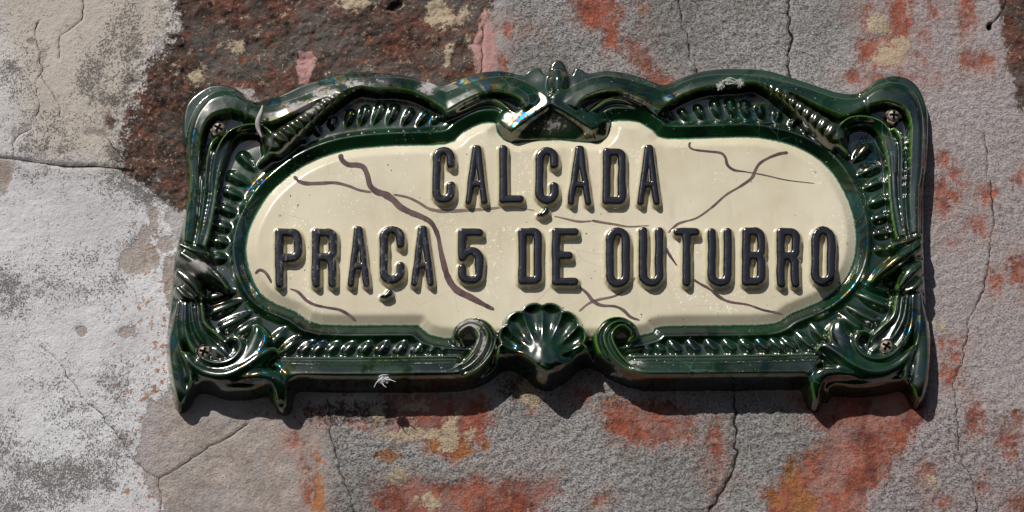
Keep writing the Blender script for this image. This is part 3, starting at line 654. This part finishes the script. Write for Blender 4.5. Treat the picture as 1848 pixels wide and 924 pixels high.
LEAF = [(1519, 570), (1527, 588), (1535, 608), (1548, 632), (1572, 652), (1606, 654), (1634, 632), (1648, 622), (1650, 642), (1628, 670), (1592, 688), (1550, 688), (1516, 676), (1494, 654), (1473, 630), (1482, 618), (1500, 622), (1496, 600), (1503, 582)]
for lf in (LEAF, [tuple(q) for q in mir(LEAF)]): pillow(lf, 'acanthus_leaf', 44, 60, 19, 3.0)
both(stroke, [(1518, 574, 3, 50), (1505, 584, 6, 57), (1500, 598, 7, 59), (1506, 618, 8, 61), (1522, 638, 8, 60)], 'leaf_crest', 42)
both(stroke, [(1574, 634, 9, 48), (1590, 620, 10, 46)], 'screw_seat', 24)
both(stroke, [(1477, 629, 5, 56), (1490, 622, 8, 61), (1510, 634, 10, 64), (1540, 655, 12, 65), (1572, 668, 12, 64), (1606, 664, 11, 60), (1634, 644, 8, 54)], 'leaf_crest', 44, ROUND, 4)
both(stroke, [(1648, 533, 6, 51), (1646, 580, 7, 53), (1634, 612, 8, 56), (1610, 639, 10.5, 59), (1582, 646, 11, 61), (1557, 637, 12, 62), (1544, 616, 12, 62), (1550, 601, 10, 61), (1563, 598, 8, 58), (1570, 605, 6, 52)], 'curled_stem', 28)
both(stroke, [(1545, 675, 9, 57), (1524, 671, 13, 62), (1503, 669, 16, 64), (1482, 674, 20, 63), (1471, 691, 21, 58), (1467, 708, 20, 51), (1467, 720, 17, 43), (1468, 728, 12, 33)], 'inner_foot', 4, FLAT, 3)

# volutes either side of the shell
both(stroke, [(1190, 678, 8, 58), (1152, 673, 13, 61), (1118, 656, 19, 63), (1096, 630, 22, 65), (1089, 603, 21, 67), (1101, 584, 17, 67), (1122, 577, 12, 65), (1142, 588, 11, 63), (1147, 602, 9, 60), (1138, 611, 6, 54)], 'volute', 14, RIDGES, 3)
# scallop shell
hx, hz = P(979, 654, 66)
cusp = np.radians([-125, -92, -66, -45, -22.5, 0, 22.5, 45, 66, 92, 125]); rc = np.array([34, 66, 78, 90, 95, 98, 95, 90, 78, 66, 34])
sl = window(np.array([hx-110, hx+110]), np.array([hz-80, hz+130]), 2); gx, gz = SX[sl]-hx, (SZ[sl]-hz)*.94
th = np.arctan2(gx, gz); rr_ = np.hypot(gx, gz)
ci = np.clip(np.searchsorted(cusp, th)-1, 0, len(cusp)-2); a_ = (th-cusp[ci])/(cusp[ci+1]-cusp[ci]); a2 = np.clip(2*a_-1, -1, 1)
Rr = np.interp(th, cusp, rc) + 9*np.sqrt(np.clip(1-a2*a2, 0, 1)); rn = rr_/Rr
hs = np.interp(rn, [0, .25, .45, .7, .9, 1.0], [76, 75, 70, 66, 68, 69]) - 10*(1-a2*a2)*sstep(.28, .62, rn)*sstep(1.02, .84, rn) + 2.0*np.exp(-((rn-.965)/.03)**2)
hs = hs - 300*np.clip(rn-.99, 0, 1); hs = np.where((np.abs(th) < cusp[-1]) & (rn < 1.2), hs, -1e3)
apply(sl, hs, part_id('shell'), 2.0)
stroke([(979, 634, 24, 75), (980, 656, 36, 78), (983, 676, 28, 70), (985, 692, 17, 52), (986, 702, 9, 36)], 'shell_hinge', 4, ROUND, 9)
stroke([(925, 640, 10, 62), (910, 630, 9, 62), (905, 640, 9, 58), (925, 652, 10, 56), (945, 660, 9, 54)], 'shell_leaf', 20)
stroke([(1036, 638, 10, 62), (1051, 628, 9, 62), (1055, 640, 9, 58), (1036, 654, 10, 56), (1016, 662, 9, 54)], 'shell_leaf', 20)

# sides of the casting, then let the glaze round everything off
H = smin(H, 5.0*DO + 1.0, 7.0)
H = H + (fbm(SX, SZ, 70, 3, 41) - .5)*1.2*sstep(0, 25, DO)
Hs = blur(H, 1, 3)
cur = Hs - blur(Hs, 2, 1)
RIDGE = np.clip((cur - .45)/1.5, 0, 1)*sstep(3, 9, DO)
# countersunk screw seats
SCREWS = [(394, 231, 42), (1613, 208, 42), (368, 635, 44), (1600, 625, 44)]
for u, v, h in SCREWS:
    x, z = P(u, v, h); d = np.hypot(SX-x, SZ-z); Hs = np.where(d < 26, Hs + (np.minimum(Hs, h-5)-Hs)*sstep(15, 10.5, d), Hs)
DUST = np.zeros(H.shape); SU, SV = back(SX, SZ, Hs)
for u, v, a, b, s_ in [(545, 195, 46, 18, .95), (585, 168, 44, 16, .85), (640, 150, 60, 14, .68), (690, 146, 26, 10, .6), (772, 158, 24, 18, .9), (850, 150, 70, 16, .55), (850, 590, 34, 28, .95), (868, 625, 22, 36, .8), (852, 660, 40, 14, .5), (355, 482, 44, 18, .92), (372, 510, 34, 14, .45),
                       (442, 195, 12, 22, .7), (470, 240, 20, 14, .5), (362, 320, 10, 70, .45), (352, 410, 10, 50, .42), (1316, 148, 34, 12, .55), (1150, 655, 26, 14, .62), (995, 225, 62, 26, .66), (690, 190, 6, 40, .5), (1160, 155, 40, 10, .3), (1035, 155, 8, 20, .5), (400, 700, 50, 10, .42), (1080, 140, 30, 8, .2),
                       (930, 150, 30, 16, .35), (970, 140, 20, 16, .6), (1060, 640, 20, 20, .35), (560, 660, 30, 10, .25), (905, 600, 8, 40, .4), (985, 690, 20, 14, .4), (690, 688, 120, 8, .22), (440, 640, 40, 30, .28), (1640, 690, 14, 40, .25), (830, 690, 50, 12, .35)]:
    DUST = np.maximum(DUST, s_*np.exp(-((SU-u)/a)**2 - ((SV-v)/b)**2))
DUST = np.maximum(DUST, .16*sstep(1000, 350, SU))
NRM = field_normals(Hs, G, G)

x0, z0 = P(985, 460, 0)
SIGN_AT = np.array([x0*U, 0.0, Z0 + z0*U])
sign = bpy.data.objects.new('street_name_sign', None); COL.objects.link(sign); sign.location = SIGN_AT
sign['label'] = 'green glazed ceramic street name plaque with cream panel and dark raised lettering'; sign['category'] = 'street sign'

def cells(m): return m[:-1, :-1]
alive = (np.maximum(np.maximum(Hs[:-1, :-1], Hs[1:, :-1]), np.maximum(Hs[:-1, 1:], Hs[1:, 1:])) > -7) & cells(DO > -4) & (cells(DP < 10) | cells(LAB > 0))
frame_at = {'ridge': RIDGE, 'dust': DUST, 'olive': OLIVE}
lab = cells(LAB).copy()
cnt = np.bincount(lab[alive], minlength=len(NAMES))
for i in range(1, len(NAMES)):
    if cnt[i] < 12: lab[lab == i] = 0
for i, nm in enumerate(NAMES):
    sel = alive & (lab == i)
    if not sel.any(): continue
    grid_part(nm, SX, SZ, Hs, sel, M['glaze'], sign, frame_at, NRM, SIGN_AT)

# ------------------------------------------------------------------ cream panel
def panel_height(x, z, dp):
    e = np.interp(dp, [-14, 0, 4, 12, 17, 20, 24, 30], [14, 24.5, 26.5, 31.5, 34.6, 35.6, 36, 36])
    return e + (fbm(x, z, 120, 2, 51) - .5)*.9 + (fbm(x, z, 36, 2, 52) - .5)*.35
st = slice(None)
HP = blur(panel_height(SX, SZ, DP), 1, 1)
pm = cells(DP > -8)
edge = np.clip(1.15 - DP/5.0, 0, 1)
dirt = np.zeros(H.shape)
for u, v, a, b in [(510, 405, 8, 5), (535, 406, 8, 5), (693, 516, 7, 14), (1003, 262, 14, 8), (875, 562, 5, 12), (700, 475, 4, 5), (1190, 470, 4, 26), (1172, 495, 3, 12), (1098, 400, 10, 5), (1180, 240, 8, 10), (1300, 258, 3, 6), (527, 520, 4, 10), (748, 400, 4, 8), (1395, 465, 5, 5), (1524, 455, 5, 6), (1178, 524, 4, 3)]:
    dirt = np.maximum(dirt, .75*np.exp(-((SU-u)/a)**2 - ((SV-v)/b)**2))
dirt = np.maximum(dirt, .30*sstep(26, 4, DP)*fbm(SX, SZ, 60, 3, 55)*1.6)
panel = grid_part('panel', SX, SZ, HP, pm, M['panel'], sign, {'edge': edge, 'dirt': dirt}, field_normals(HP, G, G), SIGN_AT)
panel['label'] = 'cream glazed field with brown painted veins'

def panel_at(x, z):
    c = np.clip((x-Gx[0])/G, 0, len(Gx)-2); r = np.clip((z-Gz[0])/G, 0, len(Gz)-2); ci, ri = c.astype(int), r.astype(int); fc, fr = c-ci, r-ri
    return (HP[ri, ci]*(1-fc)+HP[ri, ci+1]*fc)*(1-fr) + (HP[ri+1, ci]*(1-fc)+HP[ri+1, ci+1]*fc)*fr

# ------------------------------------------------------------------ raised letters
def glyph(ch, w, h):
    """centre lines in a box w x h, origin top left, half stroke b"""
    b = 8.0; l, r, t, d = b, w-b, b, h-b; m = h/2; L = []
    def arc(cx, cy, rx, ry, a0, a1, n=9): return [(cx+rx*math.cos(R(a)), cy-ry*math.sin(R(a))) for a in np.linspace(a0, a1, n)]
    rx = (r-l)/2; cx = w/2; ry = min(rx*1.05, 15)
    if ch in 'CÇ':
        L.append([(r, t+ry+11)] + arc(cx, t+ry, rx, ry, 0, 180) + arc(cx, d-ry, rx, ry, 180, 360) + [(r, d-ry-11)])
    elif ch == 'O': L.append(arc(cx, t+ry, rx, ry, 0, 180) + arc(cx, d-ry, rx, ry, 180, 360) + [(r, t+ry)])
    elif ch == 'U': L.append([(l, t-2)] + [(l, m)] + arc(cx, d-ry, rx, ry, 180, 360) + [(r, m), (r, t-2)])
    elif ch == 'D': L.append([(l, t), (l, d), (cx, d)] + arc(r-8, d-8, 8, 8, -90, 0, 4) + arc(r-8, t+8, 8, 8, 0, 90, 4) + [(cx, t), (l, t)])
    elif ch == 'L': L.append([(l, t-2), (l, d), (r+2, d)])
    elif ch == 'E': L += [[(l, t), (l, d)], [(l, t), (r+2, t)], [(l, m-2), (r-8, m-2)], [(l, d), (r+2, d)]]
    elif ch == 'T': L += [[(l-2, t), (r+2, t)], [(cx, t), (cx, d+2)]]
    elif ch == 'P': L += [[(l, t), (l, d+2)], [(l, t), (r-10, t)] + arc(r-11, t+11, 11, 11, 90, 0, 5) + arc(r-11, m+1-11, 11, 11, 0, -90, 5) + [(l, m+1)]]
    elif ch == 'R': L += [[(l, t), (l, d+2)], [(l, t), (r-10, t)] + arc(r-11, t+11, 11, 11, 90, 0, 5) + arc(r-11, m-1-11, 11, 11, 0, -90, 5) + [(l, m-1)], [(r-9, m-1), (r-1.5, m+9), (r-1, d+2)]]
    elif ch == 'B': L += [[(l, t), (l, d)], [(l, t), (r-10, t)] + arc(r-11, t+11, 11, 11, 90, 0, 5) + arc(r-11, m-12, 11, 11, 0, -90, 5) + [(l, m-1)], [(r-10, m-1)] + arc(r-11, m+10, 11, 11, 90, 0, 5) + arc(r-11, d-11, 11, 11, 0, -90, 5) + [(l, d)]]
    elif ch == 'A': L += [[(cx-2, t-3.5), (l-1.4, d+3.5)], [(cx+2, t-3.5), (r+1.4, d+3.5)], [(l+6, h*.665), (r-6, h*.665)]]
    elif ch == '5': L += [[(r+1, t), (l+1, t), (l, m-2)], [(l, m+2), (l+6, m-6)] + [(cx+1, m-9)] + arc(r-12, m+4, 12, 13, 80, 0, 6) + arc(r-13, d-13, 13, 13, 0, -90, 5) + arc(l+12, d-13, 12, 13, -90, -180, 5) + [(l, d-22)]]
    return L
LET = [('C', 780, 822, 262, 366, 1), ('A', 839, 881, 261, 366, 1), ('L', 900, 944, 261, 366, 1), ('Ç', 966, 1009, 263, 368, 1), ('A', 1024, 1068, 262, 368, 1), ('D', 1087, 1131, 265, 369, 1), ('A', 1150, 1192, 261, 368, 1),
       ('P', 496, 545, 410, 516, 2), ('R', 562, 609, 410, 516, 2), ('A', 626, 668, 408, 515, 2), ('Ç', 684, 731, 405, 512, 2), ('A', 741, 784, 407, 514, 2), ('5', 826, 873, 410, 512, 2), ('D', 935, 979, 409, 513, 2), ('E', 996, 1043, 409, 515, 2),
       ('O', 1093, 1138, 408, 518, 2), ('U', 1153, 1198, 409, 517, 2), ('T', 1218, 1261, 409, 515, 2), ('U', 1277, 1322, 411, 517, 2), ('B', 1339, 1382, 408, 515, 2), ('R', 1402, 1445, 409, 516, 2), ('O', 1464, 1509, 406, 515, 2)]
LH = 15.0
for n_, (ch, u0, u1, v0, v1, line) in enumerate(LET):
    lines = [[(u0+x, v0+y, 6.5 if ch == 'A' else 8.0) for x, y in q] for q in glyph(ch, u1-u0, v1-v0)]
    if ch == 'Ç':
        cx, cy = (980, 381) if line == 1 else (697, 529)
        lines.append([(cx-7.5, cy+4.5, 3.6), (cx-1, cy+4, 4.4), (cx+5, cy-1, 6.0), (cx+5, cy-4, 5.0)])
    segs = []
    for q in lines:
        q = np.array(q); x, z = P(q[:, 0], q[:, 1], 36+LH)
        for i in range(len(q)-1): segs.append((x[i], z[i], x[i+1], z[i+1], q[i, 2]-.9, q[i+1, 2]-.9))
    sg = np.array(segs); g = 1.0
    lx = np.arange(sg[:, [0, 2]].min()-19, sg[:, [0, 2]].max()+19, g); lz = np.arange(sg[:, [1, 3]].min()-19, sg[:, [1, 3]].max()+19, g)
    X, Z = np.meshgrid(lx, lz); D = np.full(X.shape, 1e9)
    # the hand-cut mould wanders a little
    wx = X + (fbm(X+n_*97, Z, 26, 2, 61) - .5)*2.4; wz = Z + (fbm(X, Z+n_*97, 26, 2, 62) - .5)*2.4
    for ax, az2, bx, bz, wa, wb in sg:
        ex, ez = bx-ax, bz-az2; t = np.clip(((wx-ax)*ex+(wz-az2)*ez)/(ex*ex+ez*ez+1e-9), 0, 1)
        D = smin(D, np.hypot(wx-ax-t*ex, wz-az2-t*ez) - (wa+(wb-wa)*t), .9)
    # top slightly domed with soft shoulder, drafted side, fillet into the panel
    up = np.interp(D, [-9, -6, -3.5, -1.5, 0, 1.0, 2.6, 3.4, 4.4, 6, 8, 12], [1.02, 1.015, 1.005, .98, .89, .72, .20, .10, .045, .015, 0, -.06])*LH
    up = blur(up, 1, 1)
    Hl = panel_at(X.ravel(), Z.ravel()).reshape(X.shape) + up - .12
    ink = np.clip(.5 - (D-.9)/2.4, 0, 1)
    wear = np.full(X.shape, .15 + (.55 if (line == 2 and u0 < 800) or n_ in (0,) else 0.0) * (1 if ch not in 'D' else .4))
    wear = wear + .3*np.exp(-((D+.6)/1.6)**2)
    o = grid_part('letter', X, Z, Hl, D[:-1, :-1] < 9.5, M['letter'], sign, {'ink': ink, 'wear': wear}, field_normals(Hl, g, g), SIGN_AT)
    o['label'] = 'raised dark %s in the %s line' % ('figure 5' if ch == '5' else 'letter ' + ch, 'upper' if line == 1 else 'lower')

# ------------------------------------------------------------------ veins painted on the panel
def ribbon(pts, thin=(0, 0)):
    q = resample(smooth(pts, 8), max(10, int(np.abs(np.diff(np.array(pts)[:, :2], axis=0)).sum()/4)))
    X, Z = P(q[:, 0], q[:, 1], 36.2); tx, tz = np.gradient(X), np.gradient(Z); l = np.hypot(tx, tz)+1e-9; nx, nz = -tz/l, tx/l
    wd = q[:, 2]*(1 + (fbm(np.arange(len(X))*1.0, X*0+pts[0][0], 3, 2, 81) - .5)*.4)
    wd[0] *= .5; wd[-1] *= .4
    cols = []
    for s_ in (-1, -.34, .34, 1): x, z = X+nx*wd*s_, Z+nz*wd*s_; cols.append(world(x, z, panel_at(x, z)+.22))
    co = np.stack(cols, 1).reshape(-1, 3) - SIGN_AT; n = len(X); Q = []
    for i in range(n-1):
        for j in range(3): Q.append((i*4+j, (i+1)*4+j, (i+1)*4+j+1, i*4+j+1))
    tn = np.repeat(np.linspace(thin[0], thin[1], n), 4)
    nn = np.tile([0, -1.0, 0], (len(co), 1))
    mesh_from('painted_vein', co, np.array(Q), M['vein'], sign, {'thin': tn}, nn)
ribbon([(614, 275, 4.5), (617, 288, 4.5), (628, 297, 4.5), (645, 298, 5), (656, 302, 5), (663, 316, 4.5), (668, 335, 5), (680, 346, 6), (695, 351, 7), (710, 361, 6), (722, 373, 6.5), (740, 383, 5.5), (760, 391, 5.5), (778, 402, 5), (790, 425, 4), (797, 460, 4.5), (808, 500, 5.5), (824, 523, 6.5), (850, 537, 6), (872, 549, 4.5), (892, 559, 3)])
ribbon([(530, 315, 3), (538, 326, 3.6), (552, 331, 3.6), (575, 331, 3.4), (605, 330, 3), (630, 336, 2.6), (648, 343, 2.4), (670, 347, 2.4)], (.1, .2))
ribbon([(710, 351, 2), (735, 356, 2.4), (755, 365, 2.4), (775, 377, 3), (800, 381, 3.6), (850, 379, 3), (890, 376, 2.6), (912, 373, 1)], (.15, .55))
ribbon([(935, 375, .8), (965, 380, 1.2)], (.6, .6)); ribbon([(1000, 390, 1), (1025, 396, 2), (1045, 400, 2.2), (1068, 399, 1.6)], (.4, .3)); ribbon([(1068, 398, 2), (1090, 402, 2.4), (1110, 405, 2), (1135, 409, 1.8), (1172, 407, 1.2)], (.1, .4))
ribbon([(1246, 254, 2), (1244, 264, 2.2), (1252, 270, 2), (1275, 273, 2), (1300, 276, 2.6), (1309, 284, 2.8), (1313, 298, 2.6), (1325, 307, 2.4), (1345, 310, 1.4), (1380, 316, 1.4), (1420, 325, 1.2), (1470, 331, .8)])
ribbon([(1422, 275, 3.4), (1405, 278, 2.8), (1385, 286, 2.6), (1370, 296, 2.6), (1362, 310, 3.4), (1356, 322, 3), (1335, 337, 2.4), (1310, 352, 2.2), (1285, 374, 2), (1258, 393, 1.8), (1235, 400, 2), (1222, 405, 2.6), (1206, 420, 2)], (0, .2))
ribbon([(1201, 445, 2), (1207, 458, 2.6), (1222, 480, 1.4)]); ribbon([(1251, 504, 2.2), (1265, 513, 2.4), (1282, 522, 3), (1300, 537, 3), (1318, 545, 2.6), (1350, 550, 1.8), (1380, 560, 2.4), (1414, 565, 1)])
ribbon([(460, 492, 3), (468, 487, 3.2), (478, 491, 3), (486, 502, 2.6), (490, 511, 2)]); ribbon([(523, 521, 1.4), (538, 527, 2.6), (553, 542, 3.2), (568, 550, 2.6), (590, 555, 2.4), (612, 559, 2.4), (628, 567, 3), (642, 577, 2.4)])
ribbon([(1046, 518, 2), (1060, 530, 3), (1070, 543, 3.4), (1085, 551, 3), (1110, 553, 2.4), (1125, 560, 2.8), (1138, 572, 2.6), (1155, 578, 1.4)], (.1, .1))
ribbon([(1147, 500, 1.6), (1132, 520, 1.8), (1110, 534, 2), (1080, 541, 2.4), (1062, 548, 2.2), (1045, 562, 1.8)], (.3, .2))
# ------------------------------------------------------------------ screws, cobwebs, feather
def screw(u, v, h, rot, label):
    x, z = P(u, v, h); r = 11.5; rings = [(0, 5.6), (.35, 5.5), (.62, 4.9), (.85, 3.4), (.97, 1.6), (1.0, 0), (1.0, -8)]
    n = 28; co = []; Q = []
    cross = lambda a, b: (abs(a) < .13 and abs(b) < .52) or (abs(b) < .13 and abs(a) < .52)
    for f, hh in rings:
        for i in range(n):
            a = 2*math.pi*i/n; f_ = max(f, .02); co.append((f_*r*math.cos(a)*U, -hh*U, f_*r*math.sin(a)*U))
    for k in range(len(rings)-1):
        for i in range(n): Q.append((k*n+i, k*n+(i+1) % n, (k+1)*n+(i+1) % n, (k+1)*n+i))
    loc = world(np.array([x]), np.array([z]), np.array([h-3.0]))[0] - SIGN_AT
    s_ = mesh_from('screw', co, np.array(Q)[:, ::-1], M['metal'], sign); s_.location = loc; s_.rotation_euler = (0, rot, 0)
    s_['label'] = label
    # cross-shaped black cap proud of the head, painted-in shade for the driver slot
    w_, l_ = .2*r, .72*r; pts = [(w_, l_), (-w_, l_), (-w_, w_), (-l_, w_), (-l_, -w_), (-w_, -w_), (-w_, -l_), (w_, -l_), (w_, -w_), (l_, -w_), (l_, w_), (w_, w_)]
    c2 = [(a*U, -5.75*U, b*U) for a, b in pts] + [(a*U*.8, -3.6*U, b*U*.8) for a, b in pts]
    me = bpy.data.meshes.new('driver_slot'); N = len(pts)
    me.from_pydata(c2, [], [tuple(range(N))] + [(i, (i+1) % N, N+(i+1) % N, N+i) for i in range(N)]); me.materials.append(M['slot_shade'])
    d = bpy.data.objects.new('driver_slot', me); COL.objects.link(d); d.parent = s_
    # broken collar of putty round the head
    co = []; Q = []; n = 40; cut = random.uniform(0, 6)
    for i in range(n):
        a = 2*math.pi*i/n; k = 1 + .18*math.sin(3*a+cut) + .1*math.sin(7*a); h2 = 3.4 + 1.6*math.sin(5*a+cut) - (6 if math.sin(2*a+cut) > .55 else 0)
        for f, hh in ((.94, h2-4), (1.0, h2-2), (1.1*k, h2-2.6), (1.2*k, -6)): co.append((f*r*math.cos(a)*U, -hh*U, f*r*math.sin(a)*U))
    for i in range(n):
        for j in range(3): Q.append((i*4+j, ((i+1) % n)*4+j, ((i+1) % n)*4+j+1, i*4+j+1))
    mesh_from('putty_collar', co, np.array(Q)[:, ::-1], M['washer'], s_)
screw(394, 231, 42, .5, 'upper left cross-head screw'); screw(1613, 208, 42, .1, 'upper right cross-head screw')
screw(368, 635, 44, .35, 'lower left cross-head screw'); screw(1600, 625, 44, .6, 'lower right cross-head screw')

def sign_h(u, v):
    h = 30.0
    for _ in range(6):
        x, z = P(u, v, h); c = int((float(x)-Gx[0])/G); r = int((float(z)-Gz[0])/G)
        h = .5*h + .5*float(max(Hs[r, c], HP[r, c] if DP[r, c] > 0 else -9))
    return h
def threads(name, label, lines, category, wd=1.0, mat='web'):
    """each line: list of (u, v, h) points, a thin tapering strand with depth; one tuft, one mesh"""
    co = []; Q = []
    for ln in lines:
        q = smooth(ln, 5); X, Z = P(q[:, 0], q[:, 1], q[:, 2]); n = len(q); b = len(co)
        tx, tz = np.gradient(X), np.gradient(Z); l = np.hypot(tx, tz)+1e-9
        for i in range(n):
            w_ = wd*(1 - .75*i/n)
            for k in range(4):
                a = k*math.pi/2; co.append((X[i]-tz[i]/l[i]*w_*math.cos(a), Z[i]+tx[i]/l[i]*w_*math.cos(a), q[i, 2]+w_*math.sin(a)))
        for i in range(n-1):
            for k in range(4): Q.append((b+i*4+k, b+i*4+(k+1) % 4, b+(i+1)*4+(k+1) % 4, b+(i+1)*4+k))
    a = np.array(co); W = world(a[:, 0], a[:, 1], a[:, 2]); c0 = W.mean(0)
    o = mesh_from(name, W-c0, np.array(Q), M[mat]); o.location = c0; o['label'] = label; o['category'] = category; return o
def tuft(u, v, ru, rv, n, base, up=6, droop=0):
    L = []
    for _ in range(n):
        a = random.uniform(0, 2*math.pi); r0 = random.uniform(0, .45); r1 = random.uniform(.5, 1.0)
        p0 = (u+ru*r0*math.cos(a), v+rv*r0*math.sin(a)); a2 = a+random.uniform(-.9, .9); p2 = (u+ru*r1*math.cos(a2), v+rv*r1*math.sin(a2)+droop*r1)
        pm_ = ((p0[0]+p2[0])/2+random.uniform(-3, 3), (p0[1]+p2[1])/2+random.uniform(-3, 3))
        L.append([(*p, base+random.uniform(0, up)) for p in (p0, pm_, p2)])
    return L
b0 = sign_h(690, 672)
lines = tuft(692, 686, 13, 7, 110, b0-6, 12) + tuft(694, 684, 9, 5, 60, b0-2, 10) + [[(686, 686, b0+3), (680, 690, b0+8), (675, 699, b0+10)], [(690, 690, b0+2), (692, 695, b0+6), (697, 699, b0+8)], [(698, 684, b0+2), (706, 686, b0+8), (714, 689, b0+10)], [(684, 680, b0+2), (690, 677, b0+6), (700, 676, b0+8)]]
threads('cobweb_tuft', 'white fluffy cobweb tuft hanging under the bottom rail left of the shell', lines, 'cobweb', 1.3)
b1 = sign_h(1318, 150)
threads('cobweb_tuft', 'torn pale cobweb clinging to the top rim right of the crown', tuft(1300, 155, 8, 9, 30, b1-2, 6) + tuft(1336, 150, 9, 10, 26, b1-2, 6) + [[(1300+i*3, 148+random.uniform(-6, 8), b1+4), (1318, 146+random.uniform(-8, 8), b1+8), (1338, 150+random.uniform(-8, 8), b1+3)] for i in range(6)], 'cobweb', .8)
b2 = sign_h(1150, 655)
threads('cobweb_tuft', 'dusty cobweb matted in the corner beside the right volute', tuft(1148, 656, 20, 10, 60, b2-2, 5, 6), 'cobweb', .7)
# feather caught on the upper left curl
def feather():
    ax = smooth([(474, 190, 70), (470, 204, 72), (466, 218, 68), (467, 232, 62), (473, 248, 58)], 6); X, Z = P(ax[:, 0], ax[:, 1], ax[:, 2]); n = len(ax)
    t = np.linspace(0, 1, n); wd = 7.5*np.sin(np.pi*np.clip(t*.92+.04, 0, 1))**.8*(1-.25*t); co = []; Q = []
    for i in range(n):
        for s_, dh in ((-1, -2), (-.5, .5), (0, 1.6), (.5, .4), (1, -2.5)): co.append((X[i]+wd[i]*s_*(.8 if s_ < 0 else .7), Z[i]-abs(s_)*2+random.uniform(-.5, .5), ax[i, 2]+dh))
    for i in range(n-1):
        for j in range(4): Q.append((i*5+j, i*5+j+1, (i+1)*5+j+1, (i+1)*5+j))
    a = np.array(co); W = world(a[:, 0], a[:, 1], a[:, 2]); c0 = W.mean(0)
    o = mesh_from('feather', W-c0, np.array(Q), M['feather']); o.location = c0
    o.modifiers.new('thick', 'SOLIDIFY').thickness = .6*U
    o['label'] = 'small grey feather caught on the upper left curl of the frame'; o['category'] = 'feather'
feather()
